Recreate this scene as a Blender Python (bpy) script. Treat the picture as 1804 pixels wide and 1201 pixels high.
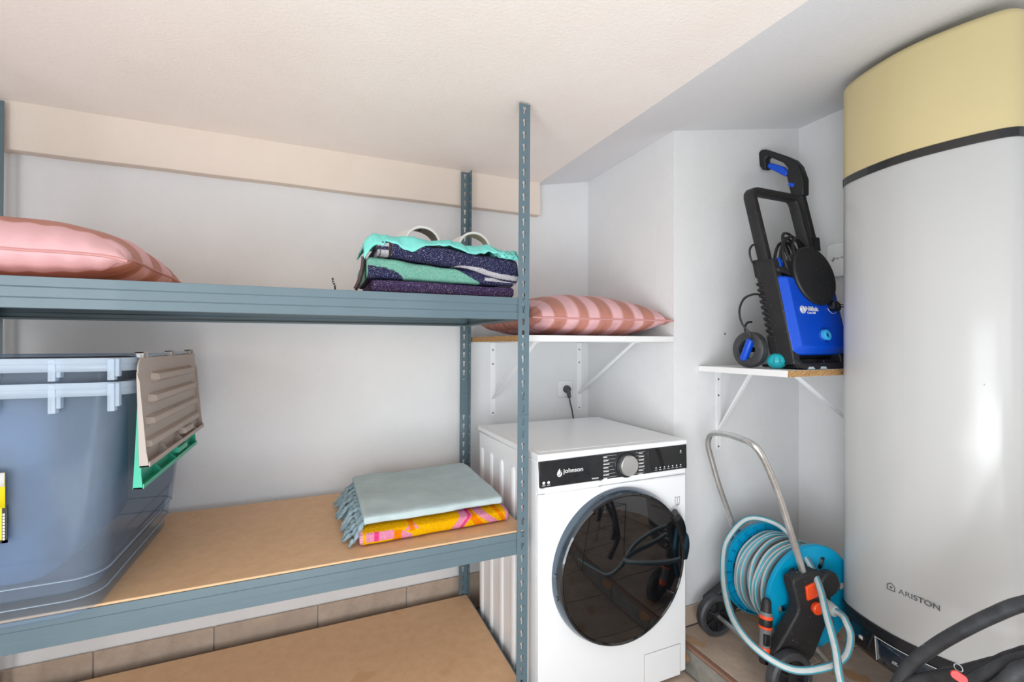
import bpy, bmesh, math, random
from mathutils import Vector, Matrix, noise

scn = bpy.context.scene
for o in list(bpy.data.objects):
    bpy.data.objects.remove(o)
COL = scn.collection
R = math.radians
rnd = random.Random(7)

# ------------------------------------------------------------------ camera
cd = bpy.data.cameras.new('camera')
cam = bpy.data.objects.new('camera', cd)
COL.objects.link(cam)
cam.location = (0, 0, 1.197)
cam.rotation_euler = (R(90), 0, -0.4064)
cd.sensor_fit = 'HORIZONTAL'
cd.sensor_width = 36
cd.lens = 808.3 / 1804 * 36
cd.shift_y = 0.0032
cd.clip_start = 0.01
scn.camera = cam

# ------------------------------------------------------------------ world, lights, exposure
w = bpy.data.worlds.new('world')
scn.world = w
w.use_nodes = True
bg = w.node_tree.nodes['Background']
bg.inputs['Color'].default_value = (0.93, 0.97, 1.0, 1)
bg.inputs['Strength'].default_value = 0.35

def area(name, loc, target, sx, sy, power, col=(1, 1, 1)):
    l = bpy.data.lights.new(name, 'AREA')
    l.shape = 'RECTANGLE'
    l.size, l.size_y, l.energy, l.color = sx, sy, power, col
    o = bpy.data.objects.new(name, l)
    COL.objects.link(o)
    o.location = loc
    d = Vector(target) - Vector(loc)
    o.rotation_euler = d.to_track_quat('-Z', 'Y').to_euler()
    return o

# daylight from the open side of the room behind the camera, plus added fill lamps that stand for no real source
DAY = (0.905, 0.965, 1.0)
area('door_daylight', (-0.1, -1.3, 1.30), (0.3, 1.0, 1.05), 2.2, 1.1, 13, DAY)
area('side_fill', (-1.45, -0.7, 0.95), (1.6, 0.9, 1.0), 1.1, 1.5, 30, DAY)  # added fill from the left for the niche side and heater
area('bounce_fill', (0.55, 0.0, 0.30), (0.45, 0.25, 1.96), 0.8, 0.8, 5, DAY)  # added fill aimed upwards to brighten the ceiling
area('bounce_fill_left', (-0.5, -0.2, 0.30), (-0.4, 0.0, 1.96), 0.8, 0.8, 14, DAY)  # second upward fill, added for the left half of the ceiling
area('low_fill', (0.0, -0.5, 0.45), (1.5, 0.9, 0.4), 0.8, 0.7, 12, DAY)  # added low fill towards the heater base and washer front

scn.view_settings.view_transform = 'Standard'
scn.view_settings.look = 'None'
scn.view_settings.gamma = 1
scn.view_settings.use_curve_mapping = False
scn.view_settings.exposure = 0.1

# ------------------------------------------------------------------ helpers
def lin(c):
    c = c / 255.0
    return c / 12.92 if c <= 0.04045 else ((c + 0.055) / 1.055) ** 2.4

def rgb(r, g, b):
    return (lin(r), lin(g), lin(b), 1.0)

MATS = {}
def mat(name, col, rough=0.5, metal=0.0, var=None, vscale=6.0, vdetail=4, bump=0.0, bscale=80.0,
        spec=0.5, coat=0.0, vcol=False, speck=None, stretch=None):
    """principled material; var = second colour mixed in by noise, speck = (colour, scale, threshold)"""
    m = bpy.data.materials.new(name)
    m.use_nodes = True
    nt = m.node_tree
    p = nt.nodes['Principled BSDF']
    p.inputs['Base Color'].default_value = col
    p.inputs['Roughness'].default_value = rough
    p.inputs['Metallic'].default_value = metal
    p.inputs['Specular IOR Level'].default_value = spec
    p.inputs['Coat Weight'].default_value = coat
    p.inputs['Coat Roughness'].default_value = 0.05
    tc = nt.nodes.new('ShaderNodeTexCoord')
    src = tc.outputs['Object']
    if stretch:
        mp = nt.nodes.new('ShaderNodeMapping')
        mp.inputs['Scale'].default_value = stretch
        nt.links.new(src, mp.inputs['Vector'])
        src = mp.outputs['Vector']
    cur = None
    if vcol:
        at = nt.nodes.new('ShaderNodeVertexColor')
        at.layer_name = 'Col'
        cur = at.outputs['Color']
    if var:
        n = nt.nodes.new('ShaderNodeTexNoise')
        n.inputs['Scale'].default_value = vscale
        n.inputs['Detail'].default_value = vdetail
        n.inputs['Roughness'].default_value = 0.65
        nt.links.new(src, n.inputs['Vector'])
        r = nt.nodes.new('ShaderNodeValToRGB')
        r.color_ramp.elements[0].position = 0.35
        r.color_ramp.elements[1].position = 0.68
        nt.links.new(n.outputs['Fac'], r.inputs['Fac'])
        mx = nt.nodes.new('ShaderNodeMixRGB')
        mx.inputs['Color1'].default_value = col
        mx.inputs['Color2'].default_value = var
        if cur is not None:
            mx.blend_type = 'MULTIPLY'
            mx.inputs['Fac'].default_value = 1
            nt.links.new(cur, mx.inputs['Color1'])
            m2 = nt.nodes.new('ShaderNodeMixRGB')
            m2.inputs['Color1'].default_value = (1, 1, 1, 1)
            m2.inputs['Color2'].default_value = var
            nt.links.new(r.outputs['Color'], m2.inputs['Fac'])
            nt.links.new(m2.outputs['Color'], mx.inputs['Color2'])
        else:
            nt.links.new(r.outputs['Color'], mx.inputs['Fac'])
        cur = mx.outputs['Color']
    if speck:
        n = nt.nodes.new('ShaderNodeTexNoise')
        n.inputs['Scale'].default_value = speck[1]
        n.inputs['Detail'].default_value = 2
        nt.links.new(tc.outputs['Object'], n.inputs['Vector'])
        r = nt.nodes.new('ShaderNodeValToRGB')
        r.color_ramp.elements[0].position = speck[2]
        r.color_ramp.elements[1].position = speck[2] + 0.05
        nt.links.new(n.outputs['Fac'], r.inputs['Fac'])
        mx = nt.nodes.new('ShaderNodeMixRGB')
        mx.inputs['Color1'].default_value = col
        mx.inputs['Color2'].default_value = speck[0]
        if cur is not None:
            nt.links.new(cur, mx.inputs['Color1'])
        nt.links.new(r.outputs['Color'], mx.inputs['Fac'])
        cur = mx.outputs['Color']
    if cur is not None:
        nt.links.new(cur, p.inputs['Base Color'])
    if bump:
        n = nt.nodes.new('ShaderNodeTexNoise')
        n.inputs['Scale'].default_value = bscale
        n.inputs['Detail'].default_value = 3
        nt.links.new(src, n.inputs['Vector'])
        b = nt.nodes.new('ShaderNodeBump')
        b.inputs['Strength'].default_value = bump
        b.inputs['Distance'].default_value = 0.004
        nt.links.new(n.outputs['Fac'], b.inputs['Height'])
        nt.links.new(b.outputs['Normal'], p.inputs['Normal'])
    MATS[name] = m
    return m

def cr(pts, seg=8, closed=False):
    """Catmull-Rom through points"""
    P = [Vector(p) for p in pts]
    n = len(P)
    out = []
    rng = range(n if closed else n - 1)
    for i in rng:
        if closed:
            a, b, c, d = P[(i - 1) % n], P[i], P[(i + 1) % n], P[(i + 2) % n]
        else:
            a, b, c, d = P[max(i - 1, 0)], P[i], P[i + 1], P[min(i + 2, n - 1)]
        for k in range(seg):
            t = k / seg
            out.append(0.5 * ((2 * b) + (c - a) * t + (2 * a - 5 * b + 4 * c - d) * t * t + (3 * b - a - 3 * c + d) * t ** 3))
    if not closed:
        out.append(P[-1].copy())
    return out

class MB:
    def __init__(s):
        s.v, s.f, s.m, s.c = [], [], [], []
    def add(s, verts, faces, m=0):
        o = len(s.v)
        s.v += [Vector(v) for v in verts]
        for i, f in enumerate(faces):
            s.f.append([o + k for k in f])
            s.m.append(m if isinstance(m, int) else m[i])
        return s
    def box(s, x0, x1, y0, y1, z0, z1, m=0):
        v = [(x0, y0, z0), (x1, y0, z0), (x1, y1, z0), (x0, y1, z0), (x0, y0, z1), (x1, y0, z1), (x1, y1, z1), (x0, y1, z1)]
        return s.add(v, [(3, 2, 1, 0), (4, 5, 6, 7), (0, 1, 5, 4), (1, 2, 6, 5), (2, 3, 7, 6), (3, 0, 4, 7)], m)
    def obox(s, c, ax, ay, az, hx, hy, hz, m=0):
        c = Vector(c); ax = Vector(ax).normalized() * hx; ay = Vector(ay).normalized() * hy; az = Vector(az).normalized() * hz
        v = [c + ax * i + ay * j + az * k for k in (-1, 1) for (i, j) in ((-1, -1), (1, -1), (1, 1), (-1, 1))]
        return s.add(v, [(3, 2, 1, 0), (4, 5, 6, 7), (0, 1, 5, 4), (1, 2, 6, 5), (2, 3, 7, 6), (3, 0, 4, 7)], m)
    def bar(s, a, b, w, t, up=(0, 0, 1), m=0):
        a = Vector(a); b = Vector(b); d = (b - a)
        u = Vector(up)
        side = d.cross(u).normalized(); u2 = side.cross(d).normalized()
        return s.obox((a + b) / 2, d, side, u2, d.length / 2, w / 2, t / 2, m)
    def prism(s, poly, to3, h0, h1, m=0):
        """poly 2d list, to3(a,b,h) -> 3d"""
        n = len(poly)
        v = [to3(a, b, h0) for a, b in poly] + [to3(a, b, h1) for a, b in poly]
        f = [list(range(n))[::-1], list(range(n, 2 * n))] + [(i, (i + 1) % n, n + (i + 1) % n, n + i) for i in range(n)]
        return s.add(v, f, m)
    def tube(s, path, r, n=10, closed=False, m=0, ref=None, flat=None, cap=True):
        P = [Vector(p) for p in path]
        N = len(P)
        rr = r if callable(r) else (lambda i: r)
        verts = []
        prev = None
        for i in range(N):
            if closed:
                t = P[(i + 1) % N] - P[i - 1]
            else:
                t = P[min(i + 1, N - 1)] - P[max(i - 1, 0)]
            t.normalize()
            if ref is not None:
                q = Vector(ref(i, P[i])) if callable(ref) else Vector(ref)
                q = q - t * q.dot(t)
                if q.length < 1e-5:
                    q = t.orthogonal()
            elif prev is None:
                q = t.orthogonal()
            else:
                q = prev - t * prev.dot(t)
            q.normalize()
            prev = q
            b = t.cross(q)
            for k in range(n):
                a = 2 * math.pi * k / n
                ca, sa = math.cos(a), math.sin(a)
                if flat:
                    e = 0.35
                    ca = math.copysign(abs(ca) ** e, ca) * flat[0]
                    sa = math.copysign(abs(sa) ** e, sa) * flat[1]
                    verts.append(P[i] + q * ca + b * sa)
                else:
                    verts.append(P[i] + (q * ca + b * sa) * rr(i))
        faces, mm = [], []
        for i in range(N if closed else N - 1):
            j = (i + 1) % N
            for k in range(n):
                faces.append((i * n + k, i * n + (k + 1) % n, j * n + (k + 1) % n, j * n + k))
                mm.append(m(k) if callable(m) else m)
        if cap and not closed:
            faces.append(list(range(n))[::-1]); mm.append(m(0) if callable(m) else m)
            faces.append([(N - 1) * n + k for k in range(n)]); mm.append(m(0) if callable(m) else m)
        return s.add(verts, faces, mm)
    def lathe(s, prof, c, axis='Y', n=32, m=0, cap=True):
        """prof list of (radius, height along the axis)"""
        c = Vector(c)
        ax = {'X': (Vector((1, 0, 0)), Vector((0, 1, 0)), Vector((0, 0, 1))),
              'Y': (Vector((0, 1, 0)), Vector((0, 0, 1)), Vector((1, 0, 0))),
              'Z': (Vector((0, 0, 1)), Vector((1, 0, 0)), Vector((0, 1, 0)))}[axis] if isinstance(axis, str) else axis
        v = []
        for (r, h) in prof:
            for k in range(n):
                a = 2 * math.pi * k / n
                v.append(c + ax[0] * h + ax[1] * (r * math.cos(a)) + ax[2] * (r * math.sin(a)))
        f, mm = [], []
        for i in range(len(prof) - 1):
            for k in range(n):
                f.append((i * n + k, i * n + (k + 1) % n, (i + 1) * n + (k + 1) % n, (i + 1) * n + k))
                mm.append(m if isinstance(m, int) else m[i])
        if cap:
            f.append(list(range(n))[::-1]); mm.append(m if isinstance(m, int) else m[0])
            L = len(prof) - 1
            f.append([L * n + k for k in range(n)]); mm.append(m if isinstance(m, int) else m[-1])
        return s.add(v, f, mm)
    def grid(s, fn, nu, nv, m=0, colfn=None):
        v = []
        for i in range(nu + 1):
            for j in range(nv + 1):
                v.append(fn(i / nu, j / nv))
                if colfn:
                    s.c.append(colfn(i / nu, j / nv))
        f = [(i * (nv + 1) + j, (i + 1) * (nv + 1) + j, (i + 1) * (nv + 1) + j + 1, i * (nv + 1) + j + 1) for i in range(nu) for j in range(nv)]
        return s.add(v, f, m)
    def xf(s, fn):
        s.v = [Vector(fn(v)) for v in s.v]
        return s

WL = {}
def build(name, mb, mats, parent=None, bevel=0.0, seg=2, smooth=True, sharp=35, solid=0.0, soff=0, sub=0, origin=None, recalc=True, kind=None):
    me = bpy.data.meshes.new(name)
    xs = [v.x for v in mb.v]; ys = [v.y for v in mb.v]; zs = [v.z for v in mb.v]
    c = Vector(origin) if origin else Vector(((min(xs) + max(xs)) / 2, (min(ys) + max(ys)) / 2, min(zs)))
    me.from_pydata([tuple(v - c) for v in mb.v], [], mb.f)
    if not isinstance(mats, (list, tuple)):
        mats = [mats]
    for m in mats:
        me.materials.append(m)
    for p, mi in zip(me.polygons, mb.m):
        p.material_index = mi
    if mb.c and len(mb.c) == len(mb.v):
        ca = me.color_attributes.new('Col', 'FLOAT_COLOR', 'POINT')
        for i, cc in enumerate(mb.c):
            ca.data[i].color = cc
    if recalc:
        b = bmesh.new(); b.from_mesh(me)
        bmesh.ops.recalc_face_normals(b, faces=b.faces)
        b.to_mesh(me); b.free()
    if smooth:
        for p in me.polygons:
            p.use_smooth = True
        me.set_sharp_from_angle(angle=R(sharp))
    o = bpy.data.objects.new(name, me)
    COL.objects.link(o)
    WL[o] = c
    if parent is not None:
        o.parent = parent
        o.location = c - WL[parent]
    else:
        o.location = c
    if solid:
        md = o.modifiers.new('solid', 'SOLIDIFY'); md.thickness = solid; md.offset = -1 if soff == 0 else soff
        md.material_offset = 1 if len(mats) > 1 and soff == 0 and solid < 0 else 0
    if bevel:
        md = o.modifiers.new('bevel', 'BEVEL'); md.width = bevel; md.segments = seg
        md.limit_method = 'ANGLE'; md.angle_limit = R(40); md.harden_normals = False
    if sub:
        md = o.modifiers.new('sub', 'SUBSURF'); md.levels = sub; md.render_levels = sub
    if kind:
        o['kind'] = kind
    return o

def share(src, loc, parent, name=None, scale=None):
    """a further piece that shares its mesh; loc = world position of the origin"""
    o = src.copy()
    COL.objects.link(o)
    WL[o] = Vector(loc)
    o.parent = parent
    o.location = Vector(loc) - (WL[parent] if parent else Vector())
    return o

def tag(o, label, cat, group=None):
    o['label'] = label
    o['category'] = cat
    if group:
        o['group'] = group
    return o

def thing(name, loc, label, cat, group=None):
    o = bpy.data.objects.new(name, None)
    COL.objects.link(o)
    o.empty_display_size = 0.05
    o.location = loc
    WL[o] = Vector(loc)
    return tag(o, label, cat, group)

def text(name, body, pos, xdir, ydir, width, height, m, parent, depth=0.0006, bold=0.0):
    cu = bpy.data.curves.new(name, 'FONT')
    cu.body = body
    cu.size = 1
    cu.extrude = 0.02
    cu.offset = bold
    t = bpy.data.objects.new(name + '_curve', cu)
    COL.objects.link(t)
    dg = bpy.context.evaluated_depsgraph_get()
    me = bpy.data.meshes.new_from_object(t.evaluated_get(dg))
    bpy.data.objects.remove(t)
    xs = [v.co.x for v in me.vertices]; ys = [v.co.y for v in me.vertices]
    x0, x1, y0, y1 = min(xs), max(xs), min(ys), max(ys)
    X = Vector(xdir).normalized(); Y = Vector(ydir).normalized(); Z = X.cross(Y)
    sx = width / (x1 - x0); sy = height / (y1 - y0)
    for v in me.vertices:
        a = (v.co.x - x0) * sx; b = (v.co.y - y0) * sy; h = (v.co.z / 0.02) * depth
        v.co = X * a + Y * b + Z * h
    me.materials.clear(); me.materials.append(m)
    o = bpy.data.objects.new(name, me)
    COL.objects.link(o)
    WL[o] = Vector(pos)
    o.parent = parent
    o.location = Vector(pos) - WL[parent]
    return o

def nz(x, y=0.0, z=0.0):
    return noise.noise(Vector((x, y, z)))

# ------------------------------------------------------------------ materials
M_wall = mat('white_wall_paint', rgb(232, 232, 233), 0.85, var=rgb(226, 226, 227), vscale=2.5, bump=0.25, bscale=140, spec=0.2)
M_cream = mat('cream_ceiling_paint', rgb(248, 241, 236), 0.9, var=rgb(244, 235, 228), vscale=2.0, bump=0.3, bscale=110, spec=0.15)
M_beam = mat('cream_beam_paint', rgb(234, 221, 210), 0.9, var=rgb(229, 215, 203), vscale=2.0, bump=0.3, bscale=110, spec=0.15)
M_whiteceil = mat('white_ceiling_paint', rgb(230, 231, 234), 0.9, bump=0.3, bscale=120, spec=0.15)
M_tile = mat('slate_tile', rgb(206, 184, 166), 0.5, var=rgb(166, 146, 130), vscale=7, vdetail=8, bump=0.35, bscale=40, speck=(rgb(176, 142, 108), 6, 0.62), spec=0.4)
M_tile_b = mat('slate_tile_rusty', rgb(198, 176, 156), 0.5, var=rgb(172, 154, 142), vscale=9, vdetail=8, bump=0.35, bscale=40, speck=(rgb(174, 134, 96), 7, 0.60), spec=0.4)
M_tile_g = mat('slate_tile_grey', rgb(150, 146, 138), 0.5, var=rgb(104, 104, 98), vscale=11, vdetail=8, bump=0.35, bscale=40, speck=(rgb(176, 134, 92), 8, 0.58), spec=0.4)
M_tile_d = mat('dark_floor_tile', rgb(92, 86, 82), 0.45, var=rgb(70, 66, 64), vscale=9, vdetail=8, bump=0.3, bscale=40)
M_grout = mat('grout', rgb(168, 160, 152), 0.9, bump=0.2, bscale=300)
M_brown = mat('brown_edge_trim', rgb(140, 104, 86), 0.5)
M_rack = mat('blue_grey_steel', rgb(94, 115, 125), 0.36, metal=0.0, var=rgb(88, 109, 119), vscale=3, spec=0.55, coat=0.15)
M_mdf = mat('brown_hardboard', rgb(226, 186, 146), 0.55, var=rgb(216, 174, 132), vscale=30, vdetail=8, bump=0.05, bscale=300, speck=(rgb(212, 168, 124), 5, 0.66))
M_white = mat('white_enamel', rgb(243, 244, 246), 0.28, spec=0.5)
M_whiteplast = mat('white_plastic', rgb(236, 236, 236), 0.4)
M_greyseam = mat('seam_grey', rgb(120, 120, 122), 0.6)
M_black = mat('black_plastic', rgb(22, 22, 24), 0.5, var=rgb(28, 28, 30), vscale=60, bump=0.08, bscale=400)
M_blackdust = mat('dusty_black_plastic', rgb(28, 28, 30), 0.55, var=rgb(36, 36, 38), vscale=14, bump=0.1, bscale=300, speck=(rgb(150, 150, 150), 160, 0.72))
M_gloss = mat('gloss_black', rgb(22, 23, 26), 0.06, spec=0.5, coat=0.4)
M_panel = mat('panel_black', rgb(38, 40, 44), 0.22, var=rgb(30, 31, 34), vscale=45, spec=0.5)
M_doorglass = mat('door_black_glass', rgb(14, 14, 16), 0.02, spec=0.6, coat=0.5)
M_ring = mat('door_ring_grey', rgb(96, 108, 120), 0.2, metal=0.8)
M_print = mat('white_print', rgb(225, 225, 225), 0.6)
M_printgrey = mat('grey_print', rgb(80, 84, 88), 0.6)
M_silver = mat('brushed_silver', rgb(205, 206, 206), 0.3, metal=0.9, stretch=(1, 1, 1))
M_chrome = mat('steel_tube', rgb(222, 222, 220), 0.3, metal=0.85, var=rgb(196, 196, 196), vscale=20)
M_boiler = mat('boiler_white', rgb(192, 192, 191), 0.22, spec=0.5, speck=(rgb(110, 105, 100), 34, 0.80))
M_yellow = mat('yellowed_plastic', rgb(206, 190, 143), 0.38, var=rgb(202, 186, 140), vscale=2)
M_chip = mat('raw_chipboard', rgb(216, 172, 114), 0.85, var=rgb(120, 82, 46), vscale=210, vdetail=4, bump=0.5, bscale=220)
M_lidgrey = mat('taupe_plastic', rgb(172, 160, 152), 0.42)
M_green = mat('green_plastic', rgb(50, 178, 146), 0.4)
M_pbmat = mat('bright_blue_plastic', rgb(0, 78, 206), 0.38, var=rgb(2, 74, 198), vscale=6, speck=(rgb(200, 210, 225), 210, 0.755))
M_blue2 = mat('light_blue_ring', rgb(60, 168, 226), 0.4)
M_cyan = mat('cyan_plastic', rgb(0, 154, 196), 0.38, var=rgb(0, 148, 190), vscale=5)
M_ball = mat('turquoise_plastic', rgb(28, 176, 190), 0.35)
M_orange = mat('orange_plastic', rgb(240, 78, 30), 0.4)
M_red = mat('red_tag', rgb(226, 44, 42), 0.4)
M_conngrey = mat('grey_connector', rgb(172, 176, 178), 0.45)
M_nozgrey = mat('grey_rubber', rgb(112, 114, 116), 0.55)
M_hose_g = mat('hose_grey', rgb(196, 199, 198), 0.5, var=rgb(184, 188, 188), vscale=60)
M_hose_t = mat('hose_teal', rgb(38, 156, 178), 0.45)
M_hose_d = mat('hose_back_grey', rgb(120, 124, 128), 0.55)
M_rubber = mat('black_rubber', rgb(46, 47, 50), 0.5, var=rgb(66, 68, 72), vscale=25, vdetail=6, bump=0.15, bscale=200, speck=(rgb(150, 148, 144), 60, 0.72))
M_cord = mat('black_cord', rgb(30, 30, 32), 0.45)
M_dgrey = mat('dark_grey_plug', rgb(70, 74, 80), 0.5)
M_steel = mat('screw_steel', rgb(120, 120, 122), 0.4, metal=0.7)
M_throw = mat('blue_grey_cotton', rgb(196, 213, 216), 0.9, var=rgb(184, 203, 207), vscale=14, bump=0.5, bscale=500, spec=0.1)
M_fringe = mat('blue_grey_fringe', rgb(158, 180, 188), 0.95, var=rgb(132, 155, 166), vscale=60, bump=0.4, bscale=400, spec=0.1)
M_terry = mat('terry_pattern', (1, 1, 1, 1), 0.95, vcol=True, var=(0.72, 0.72, 0.74, 1), vscale=160, bump=0.9, bscale=420, spec=0.05)
M_terryspeck = mat('terry_worn', (1, 1, 1, 1), 0.95, vcol=True, var=(0.7, 0.7, 0.76, 1), vscale=160, bump=0.9, bscale=420, spec=0.05, speck=(rgb(190, 186, 192), 480, 0.62))
M_turq = mat('turquoise_cotton', rgb(134, 218, 208), 0.85, var=rgb(120, 208, 200), vscale=10, bump=0.3, bscale=300, spec=0.15)
M_pillow = mat('striped_sateen', (1, 1, 1, 1), 0.5, vcol=True, var=(0.93, 0.92, 0.92, 1), vscale=9, bump=0.22, bscale=26, spec=0.35)
M_piping = mat('pink_piping', rgb(204, 146, 144), 0.6)
M_slidew = mat('white_rubber', rgb(232, 230, 226), 0.5)
M_slideb = mat('brown_lining', rgb(140, 122, 112), 0.8, var=rgb(120, 104, 96), vscale=40)
M_slidet = mat('beige_lining', rgb(206, 194, 172), 0.8)
M_duvet = mat('blue_grey_bedding', rgb(70, 104, 138), 0.9, var=rgb(46, 74, 106), vscale=5, vdetail=5, bump=0.5, bscale=14)
M_darkcloth = mat('dark_grey_bedding', rgb(84, 86, 92), 0.9, var=rgb(66, 70, 80), vscale=10, bump=0.4, bscale=60)
M_labely = mat('yellow_card', rgb(244, 222, 30), 0.45)
M_labelw = mat('white_card', rgb(225, 225, 225), 0.45)

def plastic_clear(name, tr, col, rough):
    m = bpy.data.materials.new(name)
    m.use_nodes = True
    nt = m.node_tree
    p = nt.nodes['Principled BSDF']
    p.inputs['Base Color'].default_value = col
    p.inputs['Roughness'].default_value = rough
    p.inputs['Specular IOR Level'].default_value = 0.5
    t = nt.nodes.new('ShaderNodeBsdfTransparent')
    t.inputs['Color'].default_value = (0.93, 0.96, 1.0, 1)
    mx = nt.nodes.new('ShaderNodeMixShader')
    mx.inputs['Fac'].default_value = tr
    nt.links.new(p.outputs['BSDF'], mx.inputs[1])
    nt.links.new(t.outputs['BSDF'], mx.inputs[2])
    nt.links.new(mx.outputs['Shader'], nt.nodes['Material Output'].inputs['Surface'])
    return m
M_clear = plastic_clear('clear_plastic', 0.93, rgb(206, 220, 236), 0.12)
M_clearrim = plastic_clear('clear_plastic_rim', 0.60, rgb(206, 220, 234), 0.2)

# ------------------------------------------------------------------ setting
def struct(name, mb, m, **k):
    o = build(name, mb, m, smooth=False, **k)
    o['kind'] = 'structure'
    return o

YB, XN, YR, XR = 1.987, 1.274, 1.38, 1.9935      # back wall, niche wall, recess wall, right wall
ZC, SL, XC = 1.962, 0.1986, 0.979                 # cream ceiling height, slope and start of the white ceiling
ZU, XS = 0.10, 1.256                              # raised floor height and its edge

floor = struct('floor', MB().box(-1.6, XS, -2.2, YB, -0.06, -0.004).box(XS, XR, -2.2, YR, -0.06, ZU - 0.004).box(XS - 0.0, XS + 0.02, -2.2, YR, -0.004, ZU - 0.004), M_grout)

def tiles(parent, name, rects, to_box, mats, bevel=0.0015):
    for i, r in enumerate(rects):
        build(name, MB().box(*to_box(*r)), mats[i % len(mats)], parent, bevel=bevel, seg=1, smooth=False)

# raised floor tiles
P = 0.335
rects = []
for i in range(3):
    for j in range(9):
        x0 = XS + 0.012 + i * P; x1 = min(x0 + P - 0.004, XR - 0.003)
        y1 = YR - 0.012 - j * P; y0 = max(y1 - P + 0.004, -2.19)
        if x1 - x0 > 0.03:
            rects.append((x0, x1, y0, y1))
tiles(floor, 'floor_tile', rects, lambda a, b, c, d: (a, b, c, d, ZU - 0.006, ZU + rnd.uniform(-0.0006, 0.0006)), [M_tile, M_tile_b, M_tile])
rects = [(YR - 0.012 - (j + 1) * P + 0.004, YR - 0.012 - j * P) for j in range(6)]
tiles(floor, 'riser_tile', rects, lambda c, d: (XS - 0.008, XS + 0.001, c, d, 0.002, ZU - 0.014), [M_tile_g, M_tile_g])
build('step_edge_trim', MB().box(XS - 0.009, XS + 0.011, -2.19, YR - 0.012, ZU - 0.012, ZU + 0.0005), M_brown, floor, bevel=0.003)
rects = []
for i in range(9):
    for j in range(11):
        x1 = XS - 0.014 - i * P; x0 = max(x1 - P + 0.004, -1.59)
        y1 = 1.30 - j * P; y0 = max(y1 - P + 0.004, -2.19)
        if x1 - x0 > 0.03:
            rects.append((x0, x1, y0, y1))
tiles(floor, 'floor_tile', rects, lambda a, b, c, d: (a, b, c, d, -0.008, rnd.uniform(-0.001, 0.0)), [M_tile, M_tile_b, M_tile])

struct('wall_back', MB().box(-1.6, XN + 0.1, YB, YB + 0.1, -0.06, 2.4), M_wall)
struct('wall_niche', MB().box(XN, XN + 0.1, YR + 0.1, YB, -0.06, 2.4), M_wall)
struct('wall_recess', MB().box(XN, XR + 0.1, YR, YR + 0.1, -0.06, 2.5), M_wall)
struct('wall_right', MB().box(XR, XR + 0.1, -2.2, YR, -0.06, 2.5), M_wall)
struct('wall_left', MB().box(-1.7, -1.6, -2.2, YB + 0.1, -0.06, 2.4), M_wall)

def zc(x):
    return ZC + SL * (x - XC)
xe = lambda y: 0.979 + (1.93 - y) * 0.0245
mb = MB()
ya, yb = -2.2, YB + 0.02
mb.add([(-1.65, ya, ZC), (xe(ya), ya, ZC), (xe(yb), yb, ZC), (-1.65, yb, ZC), (-1.65, ya, ZC + 0.1), (xe(ya), ya, ZC + 0.1), (xe(yb), yb, ZC + 0.1), (-1.65, yb, ZC + 0.1)],
       [(3, 2, 1, 0), (4, 5, 6, 7), (0, 1, 5, 4), (1, 2, 6, 5), (2, 3, 7, 6), (3, 0, 4, 7)])
struct('ceiling', mb, M_cream)
mb = MB()
v = []
for dz in (0, 0.1):
    v += [(xe(ya), ya, ZC + dz), (XR + 0.05, ya, zc(XR + 0.05) + dz), (XR + 0.05, yb, zc(XR + 0.05) + dz), (xe(yb), yb, ZC + dz)]
mb.add(v, [(3, 2, 1, 0), (4, 5, 6, 7), (0, 1, 5, 4), (1, 2, 6, 5), (2, 3, 7, 6), (3, 0, 4, 7)])
o = struct('ceiling_slope', mb, M_whiteceil)
# cream beam along the top of the back wall
def beam_pt(x, y, z):
    return (x, y, z)
mb = MB()
mb.grid(lambda u, v: (-1.6 + u * 2.583, [1.987, 1.947 + 0.0015 * nz(u * 9), 1.947 + 0.0015 * nz(u * 9), 1.987][min(3, round(v * 3))],
                      [1.809, 1.809, ZC + 0.005, ZC + 0.005][min(3, round(v * 3))] + (0.003 * nz(u * 8, 3) if round(v * 3) < 2 else 0)), 60, 3)
n = len(mb.v)
mb.add([(0.983, 1.947, 1.809), (0.983, 1.987, 1.809), (0.983, 1.987, ZC + 0.005), (0.983, 1.947, ZC + 0.005)], [(0, 1, 2, 3)])
o = build('trim_1', mb, M_beam, smooth=False, bevel=0.003)
o['kind'] = 'structure'

# tiled skirtings
bb = build('baseboard_back', MB().box(-1.6, XN, YB - 0.008, YB, 0.0, 0.156), M_grout, smooth=False); bb['kind'] = 'structure'
xs = [-1.6, -1.38, -1.03, -0.684, -0.338, 0.012, 0.36, 0.708, 1.056, XN]
for i in range(len(xs) - 1):
    build('skirting_tile', MB().box(xs[i] + 0.002, xs[i + 1] - 0.002, YB - 0.013, YB - 0.006, 0.006, 0.161), [M_tile, M_tile_b, M_tile][i % 3], bb, bevel=0.0012, seg=1, smooth=False)
br = build('baseboard_recess', MB().box(XN + 0.001, XR, YR - 0.007, YR, ZU, ZU + 0.074), M_grout, smooth=False); br['kind'] = 'structure'
for a, b in ((XN + 0.002, 1.60), (1.604, XR - 0.012)):
    build('skirting_tile', MB().box(a, b, YR - 0.012, YR - 0.005, ZU + 0.004, ZU + 0.076), M_tile_b, br, bevel=0.0012, seg=1, smooth=False)
bt = build('baseboard_right', MB().box(XR - 0.007, XR, -0.6, YR - 0.012, ZU, ZU + 0.074), M_grout, smooth=False); bt['kind'] = 'structure'
for k in range(6):
    y1 = YR - 0.014 - k * P
    build('skirting_tile', MB().box(XR - 0.012, XR - 0.005, y1 - P + 0.003, y1, ZU + 0.004, ZU + 0.076), M_tile, bt, bevel=0.0012, seg=1, smooth=False)

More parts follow.
